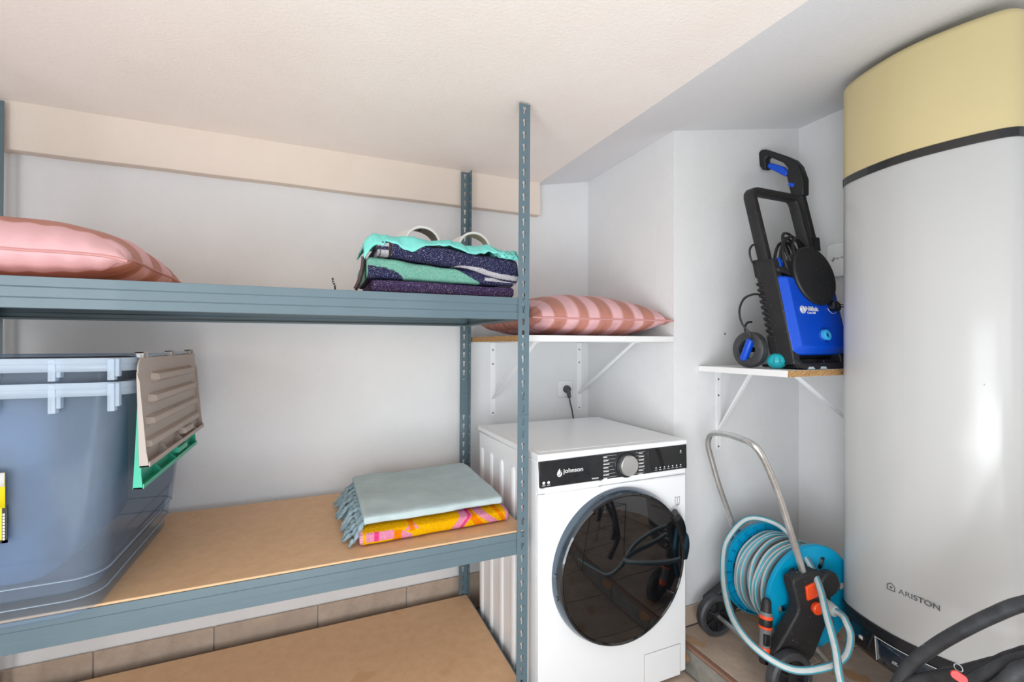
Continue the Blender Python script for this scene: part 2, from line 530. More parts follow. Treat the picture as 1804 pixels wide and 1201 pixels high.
# ------------------------------------------------------------------ boltless rack
SX0, SX1, SY0, SY1 = -0.924, 0.620, 1.307, 1.927
ZL = (0.100, 0.6085, 1.3428)
rack = thing('storage_rack', ((SX0 + SX1) / 2, (SY0 + SY1) / 2, 0), 'blue-grey steel boltless storage rack with three brown hardboard shelves', 'shelf rack')
PITCH, FW, TH = 0.039, 0.037, 0.0018
def keyhole_cell(z0):
    """two concave halves around one keyhole, in (s, z) with s across the flange"""
    c, zc_, r, hw, zb_ = 0.019, z0 + 0.026, 0.0056, 0.0030, z0 + 0.0085
    a0 = math.asin(hw / r)
    arcR = [(c + r * math.sin(a), zc_ + r * math.cos(a)) for a in [math.pi * k / 8 for k in range(0, 8) if math.pi * k / 8 < math.pi - a0]] + [(c + hw, zc_ - r * math.cos(a0))]
    right = [(c, z0), (FW, z0), (FW, z0 + PITCH), (c, z0 + PITCH)] + arcR + [(c + hw, zb_), (c, zb_)]
    left = [(2 * c - s_, z_) for s_, z_ in right if s_ != FW]
    left = [(c, z0), (0.0, z0), (0.0, z0 + PITCH), (c, z0 + PITCH)] + [(2 * c - s_, z_) for s_, z_ in arcR] + [(c - hw, zb_), (c, zb_)]
    return right, left[::-1]
def upright(cx, cy, dx, dy, z0, name='upright'):
    mb = MB()
    lean = lambda z: 0.0058 * (z - 1.2)
    for k in range(25):
        for poly in keyhole_cell(z0 + k * PITCH):
            n = len(poly)
            va = [(cx + dx * s_ + lean(z_), cy, z_) for s_, z_ in poly]
            vb = [(cx + lean(z_), cy + dy * s_, z_) for s_, z_ in poly]
            mb.add(va, [list(range(n))]); mb.add(vb, [list(range(n))])
    o = build(name, mb, M_rack, rack, smooth=False, solid=TH, soff=0.01, recalc=False)
    b = bmesh.new(); b.from_mesh(o.data)
    bmesh.ops.remove_doubles(b, verts=b.verts, dist=0.0001)
    bmesh.ops.recalc_face_normals(b, faces=b.faces)
    b.to_mesh(o.data); b.free()
    return o
for cx, cy, dx, dy in ((SX1, SY0, -1, 1), (SX1, SY1, -1, -1), (SX0, SY0, 1, 1), (SX0, SY1, 1, -1)):
    upright(cx, cy, dx, dy, 0.0)
    upright(cx, cy, dx, dy, 0.9755)
    # angle piece that joins the two halves, inside the corner
    mb = MB()
    x1, x2 = sorted((cx + dx * 0.003, cx + dx * 0.034)); y1, y2 = sorted((cy + dy * 0.003, cy + dy * 0.034))
    ys_ = sorted((cy + dy * 0.002, cy + dy * 0.0045)); xs_ = sorted((cx + dx * 0.002, cx + dx * 0.0045))
    mb.box(x1, x2, ys_[0], ys_[1], 0.897, 1.041); mb.box(xs_[0], xs_[1], y1, y2, 0.897, 1.041)
    j = build('post_connector', mb, M_rack, rack, bevel=0.0008, seg=1, smooth=False)
    for zz in (0.915, 0.955, 0.985, 1.02):
        build('tab', MB().obox((cx + dx * 0.019, cy + dy * 0.0048, zz), (1, 0, 0), (0, 1, 0), (0, 0, 1), 0.0055, 0.0008, 0.0075), M_rack, j, bevel=0.0008, seg=1, smooth=False)
        build('tab', MB().obox((cx + dx * 0.0048, cy + dy * 0.019, zz), (1, 0, 0), (0, 1, 0), (0, 0, 1), 0.0008, 0.0055, 0.0075), M_rack, j, bevel=0.0008, seg=1, smooth=False)

def beam_profile(H=0.068):
    # (inward depth, height below the top), a step rib rolled along the face
    return [(0.016, -0.0), (0.0, 0.0), (0.0, -H * 0.30), (0.0022, -H * 0.345), (0.0022, -H * 0.64), (0.0, -H * 0.69), (0.0, -H), (0.020, -H), (0.020, -H + 0.006),
            (0.0185, -H + 0.006), (0.0185, -H + 0.0016), (0.0016, -H + 0.0016), (0.0018, -H * 0.70), (0.004, -H * 0.64), (0.004, -H * 0.345), (0.0018, -H * 0.29), (0.0018, -0.0016), (0.016, -0.0016)]
def long_beam(y, sgn, zt):
    return build('beam', MB().prism(beam_profile(), lambda a, b, h: (h, y + sgn * (a + 0.0028), zt + b), SX0 + 0.004, SX1 - 0.004), M_rack, rack, smooth=False, bevel=0.0006, seg=1)
def side_beam(x, sgn, zt):
    return build('beam', MB().prism(beam_profile(), lambda a, b, h: (x + sgn * (a + 0.0028), h, zt + b), SY0 + 0.024, SY1 - 0.024), M_rack, rack, smooth=False, bevel=0.0006, seg=1)
for zt in ZL:
    for y, s_ in ((SY0, 1), (SY1, -1)):
        bm_ = long_beam(y, s_, zt)
        # rivet heads that fill two keyholes at either end
        for cx, dx in ((SX1, -1), (SX0, 1)):
            for q in (-0.018, -0.052):
                build('rivet', MB().lathe([(0.0046, 0.0), (0.0046, 0.0034), (0.0034, 0.0042)], (cx + dx * 0.019, y + s_ * 0.0022 - s_ * 0.0005, zt + q), (Vector((0, -s_, 0)), Vector((0, 0, 1)), Vector((1, 0, 0))), 12)
                      .box(cx + dx * 0.019 - 0.0026, cx + dx * 0.019 + 0.0026, min(y + s_ * 0.0022, y - s_ * 0.001), max(y + s_ * 0.0022, y - s_ * 0.001), zt + q - 0.014, zt + q), M_rack, bm_)
    for x, s_ in ((SX1, -1), (SX0, 1)):
        side_beam(x, s_, zt)
    gap = 0.010 if zt < 0.2 else 0.006
    dz = 0.0062 if zt > 1.2 else 0.0
    board = MB().box(SX0 + gap, SX1 - gap, SY0 + (0.0045 if zt < 1.2 else 0.008), SY1 - 0.0095, zt + 0.0002 - dz, zt + 0.0065 - dz)
    build('shelf_board', board, M_mdf, rack, bevel=0.002)
ZS_M, ZS_U = ZL[1] + 0.0066, ZL[2] + 0.0005

# ------------------------------------------------------------------ water heater
wh = thing('water_heater', (1.78, 0.765, 0.2), 'tall white wall-hung water heater with yellowed cap and black control strip', 'water heater')
half = [(XR - 0.004, 0.985), (1.90, 0.985), (1.76, 0.985), (1.68, 0.983), (1.635, 0.976), (1.610, 0.958), (1.592, 0.925), (1.577, 0.885), (1.565, 0.84), (1.558, 0.80), (1.556, 0.765)]
prof = [(p.x, p.y) for p in cr([(a, b, 0) for a, b in half], 6)]
prof = prof + [(x, 1.53 - y) for x, y in prof[-2::-1]]
def px_at(y):
    best = None
    yy = 1.53 - y if y < 0.765 else y
    pp = prof[:len(prof) // 2 + 1]
    for (xa, ya_), (xb, yb_) in zip(pp, pp[1:]):
        if min(ya_, yb_) - 1e-9 <= yy <= max(ya_, yb_) + 1e-9 and ya_ != yb_:
            best = xa + (xb - xa) * (yy - ya_) / (yb_ - ya_)
    return best
def shell(sections, grow=0.0):
    """stack of (z, inset) outlines"""
    mb = MB()
    n = len(prof)
    v = []
    for z, ins in sections:
        for i, (x, y) in enumerate(prof):
            a = prof[max(i - 1, 0)]; b = prof[min(i + 1, n - 1)]
            tx, ty = b[0] - a[0], b[1] - a[1]
            L = math.hypot(tx, ty)
            nx, ny = ty / L, -tx / L          # inward normal
            if nx * (1.8 - x) + ny * (0.765 - y) < 0: nx, ny = -nx, -ny
            xx = x + nx * ins
            yy = y + ny * ins
            if i in (0, n - 1): xx = x
            v.append((xx, yy, z))
    f = []
    for k in range(len(sections) - 1):
        for i in range(n):
            f.append((k * n + i, k * n + (i + 1) % n, (k + 1) * n + (i + 1) % n, (k + 1) * n + i))
    f.append(list(range(n))[::-1]); f.append([(len(sections) - 1) * n + i for i in range(n)])
    return mb.add(v, f)
build('casing', shell([(0.344, 0.004), (0.350, 0.0), (1.720, 0.0), (1.726, 0.003)]), M_boiler, wh)
build('upper_band', shell([(1.7205, 0.002), (1.7215, -0.0025), (1.744, -0.0025), (1.745, 0.002)]), M_gloss, wh)
cap = [(1.7445, 0.003), (1.746, 0.0), (2.030, 0.0)] + [(2.030 + 0.026 * math.sin(a), 0.026 * (1 - math.cos(a))) for a in [R(q) for q in (15, 30, 45, 60, 75, 90)]]
build('top_cap', shell(cap), M_yellow, wh)
mb = MB()
mb.box(1.5565, 1.560, 0.7655, 0.7685, 1.862, 1.915)
build('cap_score', mb, mat('cap_score_ochre', rgb(222, 196, 130), 0.5), wh)
build('lower_band', shell([(0.314, 0.001), (0.315, -0.002), (0.343, -0.002), (0.3445, 0.002)]), M_panel, wh)
cp = build('control_panel', shell([(0.212, 0.05), (0.214, 0.03), (0.224, 0.016), (0.245, 0.008), (0.312, 0.0), (0.3135, 0.002)]), M_gloss, wh)
def strip(y0, y1, z0, z1, off, n=14, insetfn=lambda z: (0.312 - z) * 0.115):
    mb = MB()
    mb.grid(lambda u, v: (px_at(y0 + (y1 - y0) * u) - off + insetfn(z0 + (z1 - z0) * v), y0 + (y1 - y0) * u, z0 + (z1 - z0) * v), n, 3)
    return mb
build('display', strip(0.845, 0.60, 0.236, 0.309, 0.001), mat('display_glass', rgb(30, 42, 54), 0.05, coat=0.5), cp, solid=0.002)
mb = MB()
for a in (strip(0.846, 0.6, 0.3085, 0.3105, 0.0015), strip(0.8465, 0.8445, 0.236, 0.3105, 0.0015), strip(0.80, 0.768, 0.2585, 0.2598, 0.0022),
          strip(0.782, 0.757, 0.2525, 0.2538, 0.0022), strip(0.797, 0.785, 0.2635, 0.266, 0.0022), strip(0.779, 0.773, 0.2425, 0.248, 0.0022),
          strip(0.70, 0.696, 0.243, 0.248, 0.0022), strip(0.688, 0.678, 0.240, 0.2412, 0.0022), strip(0.676, 0.672, 0.246, 0.251, 0.0022),
          strip(0.898, 0.888, 0.268, 0.280, 0.0022), strip(0.902, 0.900, 0.266, 0.276, 0.0022)):
    mb.add(a.v, a.f)
build('panel_marking', mb, M_print, cp, solid=0.0006, kind='stuff', smooth=False)
build('underside', shell([(0.20, 0.055), (0.2125, 0.05)]), M_black, wh)
text('brand_lettering', 'ARISTON', (1.5566, 0.7800, 0.4745), (-0.012, -1, 0), (0, 0, 1), 0.0970, 0.0145, M_printgrey, wh, 0.0006)
# house emblem
mb = MB()
hx = lambda a, b, h: (1.5565 - h + abs(a - 0.765) * 0.02, a, b)
cy_, z0_ = 0.7985, 0.4745
outer = [(cy_ + 0.0095, z0_), (cy_ - 0.0095, z0_), (cy_ - 0.0095, z0_ + 0.013), (cy_, z0_ + 0.021), (cy_ + 0.0095, z0_ + 0.013)]
for a, b in zip(outer, outer[1:] + outer[:1]):
    mb.bar((1.5562, a[0], a[1]), (1.5562, b[0], b[1]), 0.0018, 0.0012, up=(1, 0, 0))
mb.lathe([(0.003, 0.0), (0.003, 0.0012)], (1.5570, cy_, z0_ + 0.0085), (Vector((-1, 0, 0)), Vector((0, 1, 0)), Vector((0, 0, 1))), 10)
build('house_emblem', mb, M_printgrey, wh, smooth=False)

# ------------------------------------------------------------------ washing machine
wm = thing('washing_machine', (0.936, 1.55, 0), 'white front-loading washing machine with round black glass door', 'washing machine')
WX0, WX1, WY0, WY1 = 0.638, 1.235, 1.276, 1.838
build('cabinet', MB().box(WX0 + 0.002, WX1 - 0.002, WY0 + 0.016, WY1, 0.02, 0.832), M_white, wm, bevel=0.006)
def ribmesh():
    mb = MB()
    n = 10
    def pt(u, v):
        a = math.pi * v
        z = 0.055 + u * 0.716
        e = 1.0
        if u > 0.975: e = math.sqrt(max(0, 1 - ((u - 0.975) / 0.025) ** 2))
        if u < 0.025: e = math.sqrt(max(0, 1 - ((0.025 - u) / 0.025) ** 2))
        return (WX0 + 0.003 - 0.0085 * math.sin(a) ** 0.7 * e, 1.8 + 0.017 * math.cos(a) * max(e, 0.02), z)
    us = [0, .003, .008, .015, .025, .5, .975, .985, .992, .997, 1]
    v = [pt(u, j / n) for u in us for j in range(n + 1)]
    f = [(i * (n + 1) + j, (i + 1) * (n + 1) + j, (i + 1) * (n + 1) + j + 1, i * (n + 1) + j + 1) for i in range(len(us) - 1) for j in range(n)]
    return mb.add(v, f)
rib = build('side_rib', ribmesh(), M_white, wm)
for k in range(1, 5):
    share(rib, WL[rib] + Vector((0, -0.1075 * k, 0)), wm)
build('front_panel', MB().box(WX0, WX1, WY0, WY0 + 0.0165, 0.018, 0.7275), M_white, wm, bevel=0.005)
build('fascia', MB().box(WX0, WX1, WY0, WY0 + 0.0165, 0.729, 0.836), M_white, wm, bevel=0.005)
build('top_lid', MB().box(WX0 - 0.002, WX1 + 0.002, WY0 - 0.002, WY1 + 0.004, 0.835, 0.853).box(WX0 + 0.02, WX1 - 0.02, WY0 + 0.03, WY1 - 0.015, 0.85, 0.8545), M_white, wm, bevel=0.004)
pan = build('control_panel', MB().prism([(WX0 + 0.0005, 0.832), (WX1 - 0.001, 0.8365), (WX1 + 0.001, 0.750), (WX0 + 0.003, 0.750)], lambda a, b, h: (a, h, b), WY0 - 0.0035, WY0 + 0.004), M_panel, wm, bevel=0.002)
yf = WY0 - 0.0037
build('panel_seam', MB().box(0.868, 0.8688, yf - 0.0002, yf + 0.001, 0.751, 0.834), M_black, pan)
dsp = [(1.062, 0.832), (1.058, 0.822), (1.062, 0.80), (1.072, 0.775), (1.078, 0.753), (WX1 - 0.004, 0.753), (WX1 - 0.004, 0.834), (1.075, 0.834)]
build('display', MB().prism(dsp, lambda a, b, h: (a, h, b), yf - 0.0008, yf + 0.001), M_gloss, pan, bevel=0.0008)
kn = build('program_knob', MB().lathe([(0.0375, 0.0), (0.0375, -0.004), (0.035, -0.0045), (0.0345, -0.017), (0.0325, -0.0195), (0.0, -0.0196)], (0.970, yf, 0.789), 'Y', 40, cap=False), M_silver, pan)
build('knob_skirt', MB().lathe([(0.042, 0.001), (0.042, -0.003), (0.039, -0.0045)], (0.970, yf, 0.789), 'Y', 40), M_black, pan)
mb = MB()
for k in range(7):
    z = 0.826 - k * 0.0118
    L = 0.026 - 0.002 * abs(k - 3)
    mb.box(0.876, 0.876 + L * (0.75 + 0.25 * ((k * 7) % 3) / 2), yf - 0.0006, yf, z - 0.0042, z - 0.0012)
    mb.box(0.876, 0.928 - 0.014 * (1 - abs(k - 3) / 3), yf - 0.0006, yf, z + 0.0008, z + 0.0014)
    mb.box(1.020, 1.020 + L * (0.8 + 0.2 * ((k * 5) % 3) / 2), yf - 0.0006, yf, z - 0.0040, z - 0.0014)
    mb.box(1.008 + 0.006 * (1 - abs(k - 3) / 3), 1.045, yf - 0.0006, yf, z + 0.0008, z + 0.0014)
for k in range(7):
    x = 1.094 + k * 0.0185
    mb.lathe([(0.0026, 0), (0.0026, -0.0006)], (x, yf - 0.0007, 0.7655), 'Y', 8)
    mb.box(x - 0.005, x + 0.005, yf - 0.0014, yf - 0.0007, 0.7578, 0.7592)
mb.lathe([(0.003, 0), (0.003, -0.0006)], (1.205, yf - 0.0007, 0.815), 'Y', 8)
mb.box(1.201, 1.209, yf - 0.0014, yf - 0.0007, 0.808, 0.8094)
for x in (0.655, 0.672):
    mb.lathe([(0.0048, 0), (0.0048, -0.0006)], (x, yf, 0.765), 'Y', 10)
    mb.box(x - 0.006, x + 0.006, yf - 0.0006, yf, 0.756, 0.7574)
build('panel_marking', mb, M_print, pan, kind='stuff', smooth=False)
text('brand_lettering', 'johnson', (0.7245, yf, 0.7835), (1, 0, 0), (0, 0, 1), 0.073, 0.0185, M_print, pan, 0.0006, 0.012)
text('small_lettering', 'Inverter', (0.832, yf, 0.756), (1, 0, 0), (0, 0, 1), 0.026, 0.0062, M_print, pan, 0.0006, 0.01)
mb = MB()
drop = [(0.0, 0.0125), (-0.005, 0.006), (-0.0085, -0.001), (-0.009, -0.006), (-0.006, -0.0115), (0.0, -0.0135), (0.006, -0.0115), (0.009, -0.006), (0.0085, -0.001), (0.005, 0.006)]
mb.prism([(0.711 + a, 0.7915 + b) for a, b in drop], lambda a, b, h: (a, h, b), yf - 0.0006, yf)
em = build('drop_emblem', mb, M_print, pan, smooth=False)
build('emblem_swirl', MB().tube(cr([(0.713, yf - 0.0006, 0.800), (0.7155, yf - 0.0006, 0.792), (0.712, yf - 0.0006, 0.785), (0.706, yf - 0.0006, 0.7845)], 5), 0.0011, 6), M_panel, em)
# detergent drawer with its scooped grip
dr = build('detergent_drawer', MB().box(0.645, 0.872, yf + 0.0005, WY0 + 0.004, 0.7455, 0.7495).box(0.645, 0.872, yf + 0.0005, WY0 + 0.004, 0.7295, 0.7335)
           .box(0.645, 0.660, yf + 0.0005, WY0 + 0.004, 0.7295, 0.7495).box(0.857, 0.872, yf + 0.0005, WY0 + 0.004, 0.7295, 0.7495), M_whiteplast, wm, bevel=0.0015)
mb = MB()
mb.add([(0.655, WY0 - 0.0006, 0.7465), (0.862, WY0 - 0.0006, 0.7465), (0.862, yf + 0.001, 0.7325), (0.655, yf + 0.001, 0.7325)], [(0, 1, 2, 3)])
build('grip_recess', mb, M_whiteplast, dr, smooth=False)
# door
DX, DZ, DR = 0.942, 0.459, 0.251
door = build('door', MB().lathe([(DR + 0.006, 0.0), (DR + 0.006, -0.012), (DR + 0.001, -0.028), (DR - 0.004, -0.038), (DR - 0.010, -0.041), (DR - 0.014, -0.0385)], (DX, WY0, DZ), 'Y', 96, m=[0, 0, 0, 1, 1], cap=False), [M_ring, M_gloss], wm)
build('door_glass', MB().lathe([(DR - 0.0135, -0.038), (DR - 0.03, -0.0395), (DR * 0.7, -0.042), (DR * 0.35, -0.0435), (0.0005, -0.044)], (DX, WY0, DZ), 'Y', 96, cap=False), M_doorglass, door)
mb = MB()
ha = [R(q) for q in range(-3, 37, 3)]
vv = []
for i, a in enumerate(ha):
    t = i / (len(ha) - 1)
    w_ = 0.003 + 0.015 * math.sin(math.pi * min(1, t * 1.25 if t < .5 else (1 - t) * 1.3 + 0.2)) 
    r0, r1 = DR - 0.012, DR + 0.010 + w_
    for r_, y_ in ((r0, -0.046), (r0, -0.02), (r1, -0.016), (r1 + 0.001, -0.030), (r1 - 0.010, -0.046)):
        vv.append((DX + r_ * math.cos(a), WY0 + y_, DZ + r_ * math.sin(a)))
f = []
for i in range(len(ha) - 1):
    for k in range(5):
        f.append((i * 5 + k, i * 5 + (k + 1) % 5, (i + 1) * 5 + (k + 1) % 5, (i + 1) * 5 + k))
f += [[0, 1, 2, 3, 4], [(len(ha) - 1) * 5 + k for k in range(5)][::-1]]
mb.add(vv, f)
build('door_handle', mb, M_gloss, door, bevel=0.0015)
for q in (176, 192):
    build('hinge_pin', MB().obox((DX + (DR + 0.003) * math.cos(R(q)), WY0 - 0.017, DZ + (DR + 0.003) * math.sin(R(q))), (1, 0, 0), (0, 1, 0), (0, 0, 1), 0.004, 0.009, 0.006), M_ring, door, bevel=0.001)
hatch = build('filter_hatch', MB().box(1.048, 1.206, WY0 - 0.0015, WY0 + 0.002, 0.012, 0.122), M_white, wm, bevel=0.001)
mb = MB().box(1.0465, 1.2075, WY0 - 0.0004, WY0 + 0.001, 0.011, 0.1235)
build('hatch_gap', mb, M_greyseam, wm)
build('hatch_catch', MB().box(1.116, 1.137, WY0 - 0.0025, WY0 - 0.001, 0.108, 0.1185), M_white, hatch, bevel=0.001)
mb = MB()
for (a, b) in (((1.184, 0.628), (1.184, 0.652)), ((1.184, 0.628), (1.1935, 0.622)), ((1.1935, 0.622), (1.1935, 0.648)), ((1.1935, 0.648), (1.184, 0.652)), ((1.1935, 0.622), (1.204, 0.628)), ((1.204, 0.628), (1.204, 0.652)), ((1.204, 0.652), (1.1935, 0.648)), ((1.184, 0.624), (1.1935, 0.618)), ((1.1935, 0.618), (1.204, 0.624))):
    mb.bar((a[0], WY0 - 0.0003, a[1]), (b[0], WY0 - 0.0003, b[1]), 0.0012, 0.0008, up=(0, 1, 0))
build('manual_symbol', mb, M_printgrey, wm, smooth=False)
for x in (WX0 + 0.045, WX1 - 0.04):
    for y in (WY0 + 0.05, WY1 - 0.05):
        build('foot', MB().lathe([(0.02, 0.0), (0.02, 0.008), (0.009, 0.009), (0.009, 0.022)], (x, y, 0), 'Z', 16), M_dgrey, wm)

# ------------------------------------------------------------------ wall shelves
def bracket(parent, wall_axis, fixed, wall, zt, L, H, z_foot, z_arm):
    """wall_axis 'Y': fixed = x position, wall = y of the wall; else fixed = y, wall = x of the wall"""
    to = (lambda a, b, z: (fixed + a, wall - b, z)) if wall_axis == 'Y' else (lambda a, b, z: (wall - b, fixed + a, z))
    b_ = None
    mb = MB()
    n = 8
    poly = [(0.013, zt), (-0.013, zt), (-0.013, zt - H + 0.013)] + [(-0.013 * math.cos(math.pi * k / n), zt - H + 0.013 - 0.013 * math.sin(math.pi * k / n)) for k in range(1, n)] + [(0.013, zt - H + 0.013)]
    mb.prism(poly, lambda a, z, h: to(a, h, z), 0.0003, 0.0028)
    b_ = build('bracket', mb, M_white, parent, bevel=0.0006, seg=1)
    build('arm', MB().prism([(0.013, 0.0), (-0.013, 0.0), (-0.013, L), (0.013, L)], lambda a, d, z: to(a, d, z), zt - 0.003, zt - 0.0003), M_white, b_, bevel=0.0006, seg=1)
    mb = MB()
    a0 = Vector(to(0, 0.003, z_foot)); a1 = Vector(to(0, z_arm, zt - 0.003))
    mb.bar(a0, a1, 0.0155, 0.003, up=(1, 0, 0) if wall_axis == 'Y' else (0, 1, 0))
    d = (a1 - a0).normalized()
    side = Vector((1, 0, 0)) if wall_axis == 'Y' else Vector((0, 1, 0))
    mb.v.clear(); mb.f.clear(); mb.m.clear()
    up = side.cross(d).normalized()
    mb.obox((a0 + a1) / 2, d, side, up, (a1 - a0).length / 2, 0.0085, 0.0015)
    mb.obox((a0 + a1) / 2 - up * 0.005, d, side, up, (a1 - a0).length / 2, 0.0015, 0.005)
    build('strut', mb, M_white, b_, bevel=0.0005, seg=1)
    for zz in (zt - 0.035, zt - 0.10, zt - H + 0.013):
        p = to(0, 0.0026, zz)
        d3 = Vector((0, -1, 0)) if wall_axis == 'Y' else Vector((-1, 0, 0))
        e3 = Vector((1, 0, 0)) if wall_axis == 'Y' else Vector((0, 1, 0))
        build('screw', MB().lathe([(0.0042, 0.0), (0.004, 0.001), (0.0025, 0.0016)], p, (d3, e3, Vector((0, 0, 1))), 10), M_steel, b_)
    return b_

s1 = thing('wall_shelf', (0.95, 1.68, 1.205), 'white wall shelf above the washing machine, bare chipboard left edge', 'wall shelf', None)
build('board', MB().box(0.628, XN - 0.002, 1.376, YB - 0.002, 1.206, 1.2275), M_whiteplast, s1, bevel=0.001)
build('raw_edge', MB().box(0.6268, 0.6285, 1.3765, YB - 0.003, 1.2065, 1.227), M_chip, s1)
bracket(s1, 'Y', 0.758, YB, 1.206, 0.46, 0.34, 0.945, 0.445)
bracket(s1, 'Y', 1.222, YB, 1.206, 0.46, 0.34, 0.950, 0.43)
s2 = thing('wall_shelf', (1.69, 1.19, 1.09), 'white corner shelf carrying the pressure washer, bare chipboard front edge', 'wall shelf', None)
build('board', MB().box(1.396, XR - 0.002, 1.0045, YR - 0.002, 1.0905, 1.112), M_whiteplast, s2, bevel=0.001)
build('raw_edge', MB().box(1.397, XR - 0.003, 1.0030, 1.005, 1.091, 1.1115), M_chip, s2)
bracket(s2, 'Y', 1.504, YR, 1.0905, 0.33, 0.32, 0.846, 0.155)
bracket(s2, 'X', 1.13, XR, 1.0905, 0.40, 0.32, 0.86, 0.385)

# ------------------------------------------------------------------ socket, plug, router
so = thing('wall_socket', (1.14, YB, 0.936), 'white wall socket with a plug in it above the washing machine', 'socket')
build('cover_frame', MB().box(1.1, 1.181, YB - 0.009, YB, 0.936, 1.017), M_whiteplast, so, bevel=0.004)
build('insert', MB().box(1.112, 1.169, YB - 0.0115, YB - 0.007, 0.948, 1.005).lathe([(0.02, 0), (0.02, -0.002)], (1.1405, YB - 0.0115, 0.9765), 'Y', 24), M_whiteplast, so, bevel=0.001)
pl = thing('power_plug', (1.145, YB - 0.03, 0.93), 'dark grey plug and cord of the washing machine', 'plug')
build('plug_body', MB().lathe([(0.0185, -0.013), (0.0185, -0.026), (0.015, -0.036), (0.0, -0.038)], (1.1405, YB, 0.9765), 'Y', 20, cap=False)
      .tube(cr([(1.1405, YB - 0.030, 0.974), (1.143, YB - 0.034, 0.955), (1.146, YB - 0.034, 0.935)], 5), lambda i: 0.0125 - i * 0.0005, 10), M_dgrey, pl)
build('cord', MB().tube(cr([(1.146, YB - 0.034, 0.937), (1.153, YB - 0.033, 0.905), (1.163, YB - 0.032, 0.87), (1.168, YB - 0.04, 0.80), (1.15, YB - 0.06, 0.70), (1.10, YB - 0.08, 0.5), (1.05, YB - 0.11, 0.3)], 8), 0.0038, 8), M_dgrey, pl)
rt = thing('network_adapter', (XR, 1.19, 1.474), 'small white network adapter on the wall beside the pressure washer', 'network adapter')
def rrect(x0, x1, z0, z1, r, n=6):
    out = []
    for cx, cz, a0 in ((x1 - r, z1 - r, 0), (x0 + r, z1 - r, 90), (x0 + r, z0 + r, 180), (x1 - r, z0 + r, 270)):
        for k in range(n + 1):
            a = R(a0 + 90 * k / n)
            out.append((cx + r * math.cos(a), cz + r * math.sin(a)))
    return out
build('housing', MB().prism(rrect(1.118, 1.242, 1.474, 1.612, 0.014), lambda a, b, h: (XR - h, a, b), 0.0, 0.028), M_whiteplast, rt, bevel=0.003)
build('wall_plate', MB().box(XR - 0.006, XR, 1.15, 1.222, 1.60, 1.628), M_whiteplast, rt, bevel=0.002)
text('brand_lettering', 'tp-link', (XR - 0.0282, 1.204, 1.5435), (0, -1, 0), (0, 0, 1), 0.042, 0.0105, mat('pale_print', rgb(120, 120, 122), 0.6), rt, 0.0006)
mb = MB().tube(cr([(XR - 0.0285, 1.2155, 1.536), (XR - 0.0285, 1.2155, 1.549), (XR - 0.0285, 1.211, 1.553), (XR - 0.0285, 1.2075, 1.548), (XR - 0.0285, 1.211, 1.544), (XR - 0.0285, 1.222, 1.544)], 4), 0.0014, 6)
build('emblem', mb, M_printgrey, rt)
build('wall_plug', MB().lathe([(0.0045, 0), (0.0045, -0.001), (0.003, -0.0012)], (1.542, YR, 1.239), 'Y', 10), M_nozgrey)
tag(bpy.data.objects['wall_plug'], 'small grey screw plug in the wall left of the pressure washer', 'wall plug')

